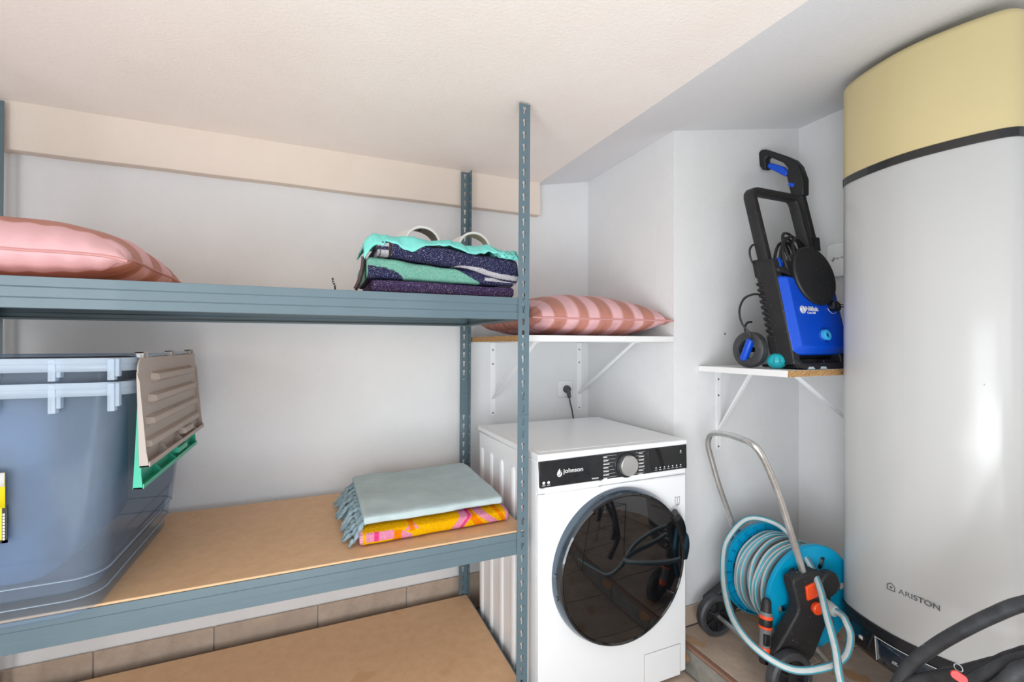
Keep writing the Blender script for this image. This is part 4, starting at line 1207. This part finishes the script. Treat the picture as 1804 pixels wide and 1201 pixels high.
for k in range(30):
    z = 0.084 + k * 0.0074
    mb.box(0.036, 0.271, -0.0207, -0.0195, z, z + 0.0022)
pbuild('face_rib', mb, mat('blue_rib', rgb(0, 68, 192), 0.42), cover, smooth=False, kind='stuff')
Xd, Zd = Vector((1, 0, 0)), Vector((0, LEAN, 1)).normalized()
def onface(x, z, y=-0.0212):
    return S((x, y, z))
text('brand_lettering', 'Nilfisk', onface(0.088, 0.199), Xd, Zd, 0.066, 0.0165, M_print, cover, 0.0005, 0.012)
text('model_lettering', 'Core 150', onface(0.092, 0.189), Xd, Zd, 0.042, 0.0075, M_print, cover, 0.0005, 0.008)
mb = MB()
for r_ in (0.0125, 0.0085, 0.0045):
    mb.tube([(0.071 + r_ * math.cos(2 * math.pi * k / 20), -0.0212, 0.203 + r_ * math.sin(2 * math.pi * k / 20)) for k in range(20)], 0.0013, 6, closed=True)
pbuild('round_emblem', mb, M_print, cover)
kn = pbuild('pressure_knob', MB().lathe([(0.0205, 0.0), (0.0205, -0.014), (0.018, -0.022), (0.0, -0.0225)], (0.232, -0.020, 0.220), 'Y', 24, cap=False).box(0.229, 0.258, -0.046, -0.020, 0.214, 0.226), M_gloss, cover, bevel=0.001)
pbuild('knob_mark', MB().box(0.244, 0.259, -0.0470, -0.0458, 0.218, 0.222), M_print, kn)
mb = MB()
mb.tube([(0.232 + 0.0265 * math.cos(R(q)), -0.0208, 0.220 + 0.0265 * math.sin(R(q))) for q in range(200, 345, 8)], 0.0009, 6)
mb.box(0.216, 0.2185, -0.0212, -0.020, 0.250, 0.257).box(0.224, 0.238, -0.0212, -0.020, 0.250, 0.2525)
pbuild('knob_scale', mb, M_print, cover)
pbuild('outlet_recess', MB().lathe([(0.026, 0.0), (0.024, -0.002), (0.019, -0.0005)], (0.155, -0.0205, 0.116), 'Y', 28), mat('deep_blue', rgb(0, 62, 168), 0.4), cover)
ou = pbuild('outlet', MB().lathe([(0.0185, 0.0), (0.0185, -0.012), (0.015, -0.0145), (0.0095, -0.0145), (0.0095, -0.006)], (0.155, -0.0205, 0.116), 'Y', 28, cap=False), M_blue2, cover)
pbuild('outlet_bore', MB().lathe([(0.0095, -0.007), (0.006, -0.0075), (0.004, -0.012), (0.0, -0.012)], (0.155, -0.0205, 0.116), 'Y', 20, cap=False), M_black, ou)
# foot frame: front loop on the shelf
mb = MB().tube(cr([(0.012, 0.03, 0.06), (0.012, 0.0, 0.022), (0.03, -0.004, 0.011), (0.14, -0.004, 0.0105), (0.25, -0.004, 0.011), (0.266, 0.0, 0.022), (0.266, 0.03, 0.06)], 6), 0.0, 10, flat=(0.012, 0.010), ref=(0, 1, 0))
pbuild('foot_bar', mb, M_blackdust, sharp=50)
pbuild('foot_plate', MB().box(0.02, 0.26, 0.01, 0.14, 0.002, 0.012).box(0.15, 0.20, -0.002, 0.02, 0.012, 0.03), M_black, bevel=0.003)
for x in (0.055, 0.118):
    pbuild('foot_pad', MB().prism([(x - 0.017, 0.0), (x + 0.017, 0.0), (x + 0.010, 0.0085), (x - 0.010, 0.0085)], lambda a, b, h: (a, h, b), -0.019, -0.008), mat('pale_pad_%d' % int(x * 1000), rgb(176, 190, 196), 0.5), bevel=0.001)
# wheels
for sx, xw in ((-1, -0.026), (1, 0.306)):
    wc = (xw, 0.138, 0.066)
    tz = LEAN * 0.066
    wh_ = build('wheel', MB().lathe([(0.034, -0.017), (0.044, -0.019), (0.056, -0.0185), (0.0635, -0.013), (0.0645, 0.0), (0.0635, 0.013), (0.056, 0.0185), (0.044, 0.019), (0.034, 0.017), (0.034, -0.017)], (PX + xw, PY + 0.138 + tz, PZ + 0.0645), 'X', 36, cap=False), M_rubber, pw)
    c = Vector((PX + xw, PY + 0.138 + tz, PZ + 0.0645))
    d = Vector((0, -0.40, 0.92)).normalized()
    build('hub_bar', MB().obox(c + Vector((sx * 0.014, 0, 0)), (1, 0, 0), d, Vector((0, -d.z, d.y)), 0.014, 0.043, 0.0125), M_pbmat, wh_, bevel=0.010, seg=3)
    build('axle', MB().tube([c, c - Vector((sx * 0.06, 0, 0))], 0.010, 12), M_black, wh_)
# hose-reel drum cover on top, with its neck
dc = Vector((0.168, -0.016, 0.328))
drum = pbuild('reel_cover', MB().lathe([(0.055, 0.075), (0.070, 0.050), (0.094, 0.030), (0.1065, 0.004), (0.1075, -0.010), (0.1035, -0.0155), (0.070, -0.0185), (0.0, -0.020)], dc, 'Y', 56, cap=False), M_blackdust)
pbuild('reel_neck', MB().prism([(0.004, 0.350), (0.040, 0.356), (0.085, 0.380), (0.16, 0.38), (0.14, 0.28), (0.04, 0.333), (0.004, 0.335)], lambda a, b, h: (a, h, b), -0.012, 0.035), M_blackdust, bevel=0.006)
pbuild('blue_bracket', MB().prism([(0.034, 0.345), (0.052, 0.350), (0.056, 0.372), (0.046, 0.392), (0.034, 0.388)], lambda a, b, h: (a, h, b), 0.0, 0.05), M_pbmat, bevel=0.004)
# wound power cord behind the drum, and the loops at the left
for i, (cx_, cz_, r_, ya_, tl) in enumerate(((0.118, 0.385, 0.080, 0.010, 0.0), (0.128, 0.388, 0.082, 0.022, 0.3), (0.148, 0.400, 0.086, 0.004, -0.25), (0.130, 0.378, 0.076, 0.034, 0.12), (0.168, 0.384, 0.084, -0.002, -0.1), (0.116, 0.378, 0.074, 0.046, 0.2))):
    ring = []
    for k in range(40):
        a = 2 * math.pi * k / 40
        ring.append((cx_ + r_ * 0.88 * math.cos(a), ya_ + 0.02 * math.cos(a + tl * 4), cz_ + r_ * 1.08 * math.sin(a) + tl * 0.06 * math.cos(a)))
    pbuild('cord_loop', MB().tube(ring, 0.0052, 8, closed=True), M_cord)
pbuild('power_cord', MB().tube(cr([(0.006, 0.075, 0.262), (-0.025, 0.085, 0.262), (-0.055, 0.10, 0.245), (-0.075, 0.11, 0.205), (-0.076, 0.11, 0.160), (-0.060, 0.10, 0.122), (-0.045, 0.11, 0.10), (-0.02, 0.14, 0.09)], 8), 0.0038, 8), M_cord)
pbuild('cord_end', MB().tube(cr([(0.012, 0.055, 0.440), (0.000, 0.060, 0.446), (-0.014, 0.066, 0.430), (-0.016, 0.070, 0.402), (-0.004, 0.074, 0.378), (0.010, 0.076, 0.362)], 8), 0.0036, 8).tube(cr([(0.0, 0.13, 0.165), (-0.02, 0.132, 0.162), (-0.034, 0.135, 0.145), (-0.034, 0.137, 0.12)], 6), 0.0036, 8), M_cord)
# spray gun in its holder on the right
gun = thing('spray_gun', (PX + 0.285, PY + 0.16, PZ + 0.40), 'black spray gun with blue trigger parked upright behind the pressure washer', 'spray gun')
def gb(name, mb, m, parent=None, **k):
    return build(name, mb.xf(lambda v: S((v[0] + 0.016 - 0.22 * (v[1] - 0.028), v[1] * 0.92 + 0.022, v[2] + 0.072))), m, parent or gun, **k)
gx = 0.298
barrel = MB().tube([(gx, 0.028, 0.40), (gx, 0.028, 0.46), (gx - 0.002, 0.028, 0.58), (gx - 0.004, 0.028, 0.64)], 0.0, 12, flat=(0.016, 0.013), ref=(0, 1, 0))
barrel.add(*(lambda q: (q.v, q.f))(MB().obox((gx, 0.028, 0.400), (1, 0, 0), (0, 1, 0), (0.2, 0, 1), 0.017, 0.020, 0.028)))
gb('barrel', barrel, M_black, bevel=0.003)
body = [(0.052, 0.600), (0.004, 0.600), (-0.010, 0.665), (-0.004, 0.722), (0.010, 0.752), (0.040, 0.780), (0.110, 0.834), (0.128, 0.838), (0.142, 0.826), (0.148, 0.768), (0.140, 0.748), (0.124, 0.748), (0.118, 0.794), (0.106, 0.800), (0.054, 0.754), (0.040, 0.724), (0.052, 0.690)]
gb('grip', MB().prism(body, lambda a, b, h: (h, a, b), gx - 0.020, gx + 0.014), M_black, bevel=0.005)
trig = [(0.124, 0.756), (0.110, 0.774), (0.058, 0.738), (0.046, 0.706), (0.062, 0.696), (0.082, 0.716)]
gb('trigger', MB().prism(trig, lambda a, b, h: (h, a, b), gx - 0.015, gx + 0.009), M_pbmat, bevel=0.004)
gb('lock_button', MB().obox((gx - 0.018, 0.040, 0.652), (1, 0, 0), (0, 1, 0.6), (0, -0.6, 1), 0.006, 0.011, 0.008), M_pbmat, bevel=0.003)
for z in (0.702, 0.68):
    gb('screw', MB().lathe([(0.0032, 0.0), (0.0032, -0.002)], (gx - 0.020, 0.012, z), 'X', 10), M_gloss)
# turquoise vented ball beside it
ball = thing('vented_ball', (1.472, 1.098, 1.1125), 'small turquoise vented plastic ball on the shelf by the wheel', 'ball')
bc = Vector((1.472, 1.098, 1.1125 + 0.0265))
mb = MB()
mb.lathe([(0.0012, -0.0265), (0.012, -0.0255), (0.022, -0.020), (0.029, -0.011), (0.0318, -0.003), (0.0323, 0.0), (0.0318, 0.003), (0.029, 0.011), (0.022, 0.020), (0.012, 0.0255), (0.0012, 0.0265)], bc, 'Z', 36)
build('shell', mb, M_ball, ball, sharp=60)
view = Vector((-0.80, -0.60, 0.0)).normalized()
side_ = Vector((0.60, -0.80, 0.0)).normalized()
def onball(a, b):
    d = (view * math.cos(a) * math.cos(b) + side_ * math.sin(a) * math.cos(b) + Vector((0, 0, 1)) * math.sin(b))
    k = 1 / math.sqrt((d.x ** 2 + d.y ** 2) / 0.0323 ** 2 + d.z ** 2 / 0.0265 ** 2)
    return bc + d * (k + 0.0001)
mb = MB()
for sg in (-1, 1):
    for i in range(5):
        r0 = 0.30 + 0.0 * i
        b0 = 0.42 - i * 0.15
        mb.tube([onball(sg * (0.18 + 0.10 * q), b0 + 0.05 * q * q - 0.02 * q) for q in [j / 4 for j in range(1 + i % 2, 5 + (i > 1) * 3)]], 0.0010, 6)
    mb.tube([onball(sg * 0.42, 0.78), onball(sg * 0.44, 0.80)], 0.0016, 6)
build('slot', mb, M_dgrey, ball, kind='stuff')

# ------------------------------------------------------------------ hose reel on the raised floor
HX, HZ, HR = 1.535, 0.350, 0.172
YN, YF = 1.018, 1.236
hr = thing('hose_reel', (1.45, 1.05, ZU), 'cyan garden hose reel trolley with bent steel handle on the tiled step', 'hose reel')
def flange(y, sgn, rot):
    mb = MB()
    Nn = 6
    for k in range(Nn):
        a0 = R(rot + k * 60)
        def pol(r_, a):
            return (HX + r_ * math.sin(a0 + a), y, HZ + r_ * math.cos(a0 + a))
        # radial slot: local frame, q across, r radial
        hw, r1, r2 = 0.0125, 0.105, 0.132
        def loc(q, r_):
            return (HX + r_ * math.sin(a0) + q * math.cos(a0), y, HZ + r_ * math.cos(a0) - q * math.sin(a0))
        for sg in (1, -1):
            arc_o = [pol(HR, sg * R(30) * j / 6) for j in range(7)]
            arc_i = [pol(0.045, sg * R(30) * j / 3) for j in range(3, -1, -1)]
            hole = [loc(0, r1 - hw * 0.9)] + [loc(sg * hw * math.sin(R(t)), r1 - hw * 0.9 * math.cos(R(t))) for t in (30, 60, 90)] + [loc(sg * hw * math.cos(R(t)), r2 + hw * 0.6 * math.sin(R(t))) for t in (0, 30, 60, 90)]
            poly_ = arc_o[::-1] + hole[::-1] + arc_i[::-1]
            poly_ = hole[::-1][:0] + arc_i[::-1] + arc_o[::-1] + hole[::-1]
            # order: inner centre -> inner edge -> outer edge -> outer centre -> down through the hole back to the inner centre
            poly_ = arc_i[::-1] + arc_o[::-1] + hole[::-1]
            mb.add(poly_, [list(range(len(poly_)))])
    fl = build('flange', mb, M_cyan, hr, smooth=False, solid=0.005, soff=0.01, recalc=True)
    rim = build('flange_rim', MB().lathe([(HR - 0.004, 0.0), (HR + 0.001, 0.0), (HR + 0.003, sgn * 0.006), (HR + 0.001, sgn * 0.016), (HR - 0.002, sgn * 0.016), (HR - 0.003, sgn * 0.003), (HR - 0.004, 0.0)], (HX, y, HZ), 'Y', 64, cap=False), M_cyan, fl)
    return fl
near = flange(YN, 1, 20)
far = flange(YF, -1, 38)
fin = build('stiffening_fin', MB().box(HX - 0.001, HX + 0.001, YF - 0.014, YF - 0.002, HZ + 0.143, HZ + HR - 0.003), M_cyan, far, origin=(HX, YF, HZ))
for k in range(1, 24):
    c = share(fin, (HX, YF, HZ), far)
    c.rotation_euler = (0, R(15 * k), 0)
build('inner_ring', MB().lathe([(0.140, -0.002), (0.140, -0.014), (0.142, -0.014), (0.142, -0.002)], (HX, YF, HZ), 'Y', 48, cap=False), M_cyan, far)
# three recessed webs around the hub of the near flange
for k in range(3):
    a0 = R(20 + 60 + k * 120)
    def loc(q, r_, y):
        return (HX + r_ * math.sin(a0) + q * math.cos(a0), y, HZ + r_ * math.cos(a0) - q * math.sin(a0))
    build('hub_web', MB().prism([(-0.026, 0.05), (0.026, 0.05), (0.034, 0.088), (-0.034, 0.088)], lambda q, r_, h: loc(q, r_, h), YN - 0.007, YN - 0.002), M_cyan, near, bevel=0.002)
build('drum', MB().lathe([(0.095, 0.0), (0.095, YF - YN)], (HX, YN, HZ), 'Y', 40), M_cyan, hr)
build('hub', MB().lathe([(0.055, 0.0), (0.055, -0.012), (0.040, -0.018), (0.0, -0.018)], (HX, YN - 0.003, HZ), 'Y', 32, cap=False).lathe([(0.05, 0.0), (0.05, 0.012)], (HX, YF + 0.003, HZ), 'Y', 32), M_blackdust, hr)
# side supports
def support(y, sgn):
    sp = [(1.330, 0.165), (1.322, 0.235), (1.375, 0.300), (1.412, 0.350), (1.414, 0.375), (1.393, 0.440), (1.395, 0.458), (1.476, 0.476), (1.51, 0.468), (1.540, 0.430), (1.545, 0.360), (1.530, 0.310), (1.475, 0.205), (1.440, 0.180), (1.400, 0.150)]
    if sgn > 0:
        sp = [(a + 0.055 if b > 0.29 and a < 1.45 else a, b) for a, b in sp]
    y0, y1 = sorted((y, y + sgn * 0.042))
    o = build('side_support', MB().prism(sp, lambda a, b, h: (a, h, b), y0, y1), M_blackdust, hr, bevel=0.007, seg=3)
    return o
sn = support(YN - 0.024, -1)
sf = support(YF + 0.024, 1)
build('release_button', MB().prism([(1.444, 0.388), (1.438, 0.433), (1.484, 0.446), (1.494, 0.398)], lambda a, b, h: (a, h, b), YN - 0.0725, YN - 0.060), M_orange, sn, bevel=0.003)
build('knurled_collar', MB().lathe([(0.038, 0.0), (0.042, -0.006), (0.042, -0.024), (0.034, -0.03), (0.024, -0.03)], (1.535, YN - 0.040, 0.425), 'Y', 18), M_black, sn)
# steel handle, one bent tube
Yh0, Yh1 = YN - 0.046, YF + 0.044
hp = [(1.462, 0.972, 0.438), (1.407, 0.972, 0.589), (1.363, 0.972, 0.709), (1.321, 0.972, 0.801), (1.290, 0.973, 0.856), (1.273, 0.988, 0.882), (1.280, 1.04, 0.887), (1.300, 1.12, 0.884), (1.312, 1.20, 0.876), (1.314, 1.24, 0.862), (1.318, 1.26, 0.822), (1.338, 1.265, 0.760), (1.373, 1.266, 0.655), (1.432, 1.266, 0.51), (1.460, 1.266, 0.44)]
build('handle', MB().tube(cr(hp, 6), 0.0105, 14), M_chrome, hr)
# wheels, axle, foot bar
for y, s_ in ((YN - 0.085, -1), (YF + 0.030, 1)):
    c = Vector((1.358, y, ZU + 0.0775))
    wl = build('wheel', MB().lathe([(0.056, -0.016), (0.070, -0.018), (0.0765, -0.012), (0.0775, 0.0), (0.0765, 0.012), (0.070, 0.018), (0.056, 0.016), (0.054, 0.0), (0.056, -0.016)], c, 'Y', 40, cap=False), M_rubber, hr)
    build('hub_disc', MB().lathe([(0.055, -0.003), (0.020, -0.006), (0.018, -0.014), (0.010, -0.017), (0.0, -0.017)], c, 'Y', 32, cap=False).lathe([(0.055, 0.003), (0.018, 0.008), (0.018, 0.018), (0.0, 0.018)], c, 'Y', 32, cap=False), M_black, wl)
    sp0 = MB().obox(c + Vector((0.0, -0.009, 0.035)), (1, 0, 0), (0, 1, 0), (0, 0, 1), 0.0035, 0.006, 0.021)
    s0 = build('spoke', sp0, M_black, wl, origin=tuple(c))
    for k in range(1, 6):
        q = share(s0, c, wl)
        q.rotation_euler = (0, R(60 * k), 0)
build('axle', MB().tube([(1.358, YN - 0.07, ZU + 0.0775), (1.358, YF + 0.02, ZU + 0.0775)], 0.0085, 12), M_chrome, hr)
fb = cr([(1.47, YN - 0.04, 0.25), (1.56, YN - 0.03, 0.16), (1.60, YN - 0.01, 0.115), (1.615, YN + 0.03, 0.109), (1.615, YF - 0.03, 0.109), (1.60, YF + 0.01, 0.115), (1.56, YF + 0.03, 0.16), (1.47, YF + 0.04, 0.25)], 6)
build('foot_bar', MB().tube(fb, 0.0085, 12), M_chrome, hr)

# the hose: wound turns plus the loose run over the reel
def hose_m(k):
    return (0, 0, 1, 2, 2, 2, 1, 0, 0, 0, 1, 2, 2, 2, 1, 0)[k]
gh = thing('garden_hose', (HX, 1.127, ZU), 'grey and teal striped garden hose wound on the reel with a loose loop', 'hose')
hm = [M_hose_g, M_hose_t, M_hose_d]
def turn(yc, rad, seed, tilt):
    pts = []
    N = 64
    for k in range(N):
        a = 2 * math.pi * k / N
        r_ = rad + 0.003 * nz(seed, math.cos(a) * 1.3, math.sin(a) * 1.3)
        y = yc + tilt * math.sin(a + seed) + 0.004 * nz(seed + 5, math.cos(a) * 1.6, math.sin(a) * 1.6)
        y = min(max(y, YN + 0.0115), YF - 0.0165)
        pts.append((HX + r_ * math.cos(a), y, HZ + r_ * math.sin(a)))
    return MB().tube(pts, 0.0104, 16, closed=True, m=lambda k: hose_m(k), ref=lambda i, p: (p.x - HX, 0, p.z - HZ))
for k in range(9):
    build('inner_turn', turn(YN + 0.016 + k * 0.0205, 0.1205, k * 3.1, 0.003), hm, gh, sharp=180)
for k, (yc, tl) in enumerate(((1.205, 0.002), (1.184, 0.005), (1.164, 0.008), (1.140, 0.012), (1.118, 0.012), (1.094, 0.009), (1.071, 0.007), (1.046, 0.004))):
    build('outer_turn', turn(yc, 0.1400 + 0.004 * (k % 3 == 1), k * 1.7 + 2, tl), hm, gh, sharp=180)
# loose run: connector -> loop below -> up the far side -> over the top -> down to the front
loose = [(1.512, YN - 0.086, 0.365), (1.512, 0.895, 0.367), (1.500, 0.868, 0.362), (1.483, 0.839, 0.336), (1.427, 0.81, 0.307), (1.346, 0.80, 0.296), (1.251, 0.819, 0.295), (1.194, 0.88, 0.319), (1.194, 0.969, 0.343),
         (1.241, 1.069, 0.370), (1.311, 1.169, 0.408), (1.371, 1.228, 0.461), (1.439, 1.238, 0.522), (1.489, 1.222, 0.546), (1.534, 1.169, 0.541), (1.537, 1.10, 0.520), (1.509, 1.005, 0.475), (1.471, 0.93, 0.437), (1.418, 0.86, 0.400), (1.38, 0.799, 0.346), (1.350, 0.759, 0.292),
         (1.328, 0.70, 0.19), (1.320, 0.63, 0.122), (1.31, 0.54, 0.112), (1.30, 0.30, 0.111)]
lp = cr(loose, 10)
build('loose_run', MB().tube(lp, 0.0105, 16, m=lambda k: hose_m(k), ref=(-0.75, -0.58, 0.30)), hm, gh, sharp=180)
# connectors at the hub
cn = thing('hose_connector', (1.512, YN - 0.08, 0.35), 'grey and orange hose connector screwed to the reel hub', 'connector')
build('coupling', MB().lathe([(0.017, -0.044), (0.018, -0.058), (0.0175, -0.068)], (1.512, YN, 0.365), 'Y', 20), M_nozgrey, cn)
build('orange_ring', MB().lathe([(0.0215, -0.050), (0.0225, -0.054), (0.0215, -0.060)], (1.512, YN, 0.365), 'Y', 20), M_orange, cn)
build('clamp_nut', MB().lathe([(0.0205, -0.064), (0.0215, -0.070), (0.0205, -0.090), (0.0165, -0.106), (0.0125, -0.108)], (1.512, YN, 0.365), 'Y', 12), M_conngrey, cn)
build('inlet_stub', MB().lathe([(0.0175, 0.0), (0.0195, -0.006), (0.0195, -0.012), (0.016, -0.016)], (1.478, YN - 0.066, 0.362), 'Y', 20).lathe([(0.011, -0.016), (0.011, -0.020)], (1.478, YN - 0.066, 0.362), 'Y', 16), [M_orange], cn)
# nozzle hanging beside the near flange
nzl = thing('spray_nozzle', (1.315, YN - 0.0, 0.19), 'orange and grey spray nozzle hanging in front of the wound hose', 'nozzle')
na, nb_ = Vector((1.341, YN - 0.014, 0.376)), Vector((1.314, YN - 0.033, 0.190))
dN = (nb_ - na).normalized()
eN = dN.cross(Vector((0, 1, 0))).normalized(); fN = dN.cross(eN)
LN = (nb_ - na).length
def nseg(name, pr, m, parent=None, **k):
    return build(name, MB().lathe([(r_, t * LN) for r_, t in pr], na, (dN, eN, fN), 20), m, parent or nzl, **k)
nseg('hose_end', [(0.009, -0.02), (0.014, 0.02), (0.0155, 0.15), (0.0165, 0.20)], M_blackdust)
nseg('upper_body', [(0.017, 0.19), (0.0185, 0.24), (0.0185, 0.46), (0.0175, 0.50)], M_nozgrey)
nseg('upper_ring', [(0.0185, 0.245), (0.0202, 0.26), (0.0202, 0.285), (0.0185, 0.30)], M_orange)
nseg('lower_ring', [(0.0185, 0.41), (0.0202, 0.42), (0.0202, 0.445), (0.0185, 0.455)], M_orange)
nseg('window', [(0.0190, 0.30), (0.0196, 0.32), (0.0196, 0.40), (0.0190, 0.41)], M_black)
nseg('shaft', [(0.0165, 0.50), (0.0165, 0.74)], M_nozgrey)
build('switch', MB().obox(na + dN * (LN * 0.60) + Vector((-0.006, -0.013, 0)), dN, eN, fN, LN * 0.09, 0.010, 0.006), M_black, nzl, bevel=0.003)
nseg('orange_collar', [(0.0175, 0.74), (0.019, 0.755), (0.019, 0.835), (0.0175, 0.85)], M_orange)
nseg('tip', [(0.0165, 0.85), (0.0155, 0.98), (0.0135, 1.0)], M_black)

# the trolley stands a little askew: turn it with everything it carries about its base
PIV, ROT = Vector((1.45, 1.05, ZU)), Matrix.Rotation(-0.16, 3, 'Z')
for o in (hr, gh, cn, nzl):
    o.location = PIV + ROT @ (o.location - PIV) + Vector((0, 0.010, 0))
    o.rotation_euler = (0, 0, -0.16)

# ------------------------------------------------------------------ black hose coil at the lower right
rk = thing('wire_stand', (1.30, 0.40, ZU), 'thin black wire stand under the coiled hose, lower right corner', 'wire stand')
RX0, RX1, RY0, RY1, RZ = 1.15, 1.46, 0.15, 0.515, 0.475
mb = MB()
build('top_frame', MB().tube([(RX0, RY0, RZ), (RX1, RY0, RZ), (RX1, RY1, RZ), (RX0, RY1, RZ)], 0.003, 8, closed=True), M_black, rk)
for k in range(1, 8):
    x = RX0 + (RX1 - RX0) * k / 8
    build('top_wire', MB().tube([(x, RY0, RZ), (x, RY1, RZ)], 0.0016, 6), M_black, rk)
for x in (RX0, RX1):
    for y in (RY0, RY1):
        build('leg', MB().tube([(x, y, ZU), (x, y, RZ)], 0.003, 8), M_black, rk)
for z in (0.22, 0.33):
    build('side_wire', MB().tube([(RX0, RY0, z), (RX1, RY0, z), (RX1, RY1, z), (RX0, RY1, z)], 0.0016, 6, closed=True), M_black, rk)
ch = thing('coiled_hose', (1.30, 0.42, RZ), 'thick scuffed black rubber hose in loose coils, lower right corner', 'hose')
arc = cr([(1.26, 0.655, 0.20), (1.30, 0.668, 0.30), (1.30, 0.652, 0.375), (1.30, 0.626, 0.437), (1.30, 0.577, 0.513), (1.30, 0.527, 0.579), (1.30, 0.482, 0.633), (1.30, 0.437, 0.680), (1.30, 0.36, 0.735), (1.30, 0.26, 0.77), (1.29, 0.15, 0.76), (1.27, 0.08, 0.66), (1.27, 0.06, 0.5)], 8)
build('upper_coil', MB().tube(arc, 0.0138, 14), M_rubber, ch)
coil2 = cr([(1.27, 0.66, 0.30), (1.29, 0.645, 0.36), (1.30, 0.62, 0.40), (1.30, 0.577, 0.441), (1.30, 0.537, 0.476), (1.30, 0.501, 0.511), (1.30, 0.465, 0.545), (1.30, 0.40, 0.595), (1.30, 0.30, 0.635), (1.29, 0.18, 0.64)], 8)
build('lower_coil', MB().tube(coil2, 0.0135, 14), M_rubber, ch)
coil3 = cr([(1.215, 0.545, 0.41), (1.23, 0.52, 0.455), (1.24, 0.49, 0.503), (1.24, 0.468, 0.535), (1.24, 0.443, 0.568), (1.24, 0.417, 0.597), (1.24, 0.35, 0.650), (1.24, 0.24, 0.69), (1.23, 0.12, 0.66)], 8)
build('front_coil', MB().tube(coil3, 0.0135, 14), M_rubber, ch)
thin = cr([(1.23, 0.545, 0.43), (1.245, 0.53, 0.462), (1.255, 0.512, 0.489), (1.265, 0.500, 0.512), (1.27, 0.483, 0.534), (1.275, 0.462, 0.565), (1.275, 0.441, 0.588), (1.275, 0.418, 0.610), (1.27, 0.34, 0.665), (1.26, 0.24, 0.70)], 8)
coil4 = cr([(1.195, 0.475, 0.46), (1.21, 0.455, 0.51), (1.215, 0.435, 0.546), (1.215, 0.424, 0.568), (1.215, 0.408, 0.593), (1.21, 0.35, 0.64), (1.20, 0.25, 0.66)], 8)
build('near_coil', MB().tube(coil4, 0.0135, 14), M_rubber, ch)
build('thin_cord', MB().tube(thin, 0.0062, 10), M_rubber, ch)
tn = Vector((-0.78, -0.60, 0.18)).normalized()
ta = (Vector((0.918, -0.395, 0)) * 0.88 + Vector((0, 0, -0.47))).normalized()
ta = (ta - tn * ta.dot(tn)).normalized(); tb = tn.cross(ta)
tg = build('red_tag', MB().prism(rrect(-0.0135, 0.0135, -0.0085, 0.0085, 0.0083), lambda a, b, h: Vector((1.188, 0.4915, 0.530)) + ta * a + tb * b + tn * h, 0.0, 0.003), M_red, bevel=0.0008, seg=1)
tag(tg, 'red oval plastic tag clipped on the coiled black hose', 'tag')
build('ring', MB().tube([(1.196, 0.4955 + 0.007 * math.cos(2 * math.pi * k / 16), 0.543 + 0.007 * math.sin(2 * math.pi * k / 16)) for k in range(16)], 0.0009, 6, closed=True), M_conngrey, tg)
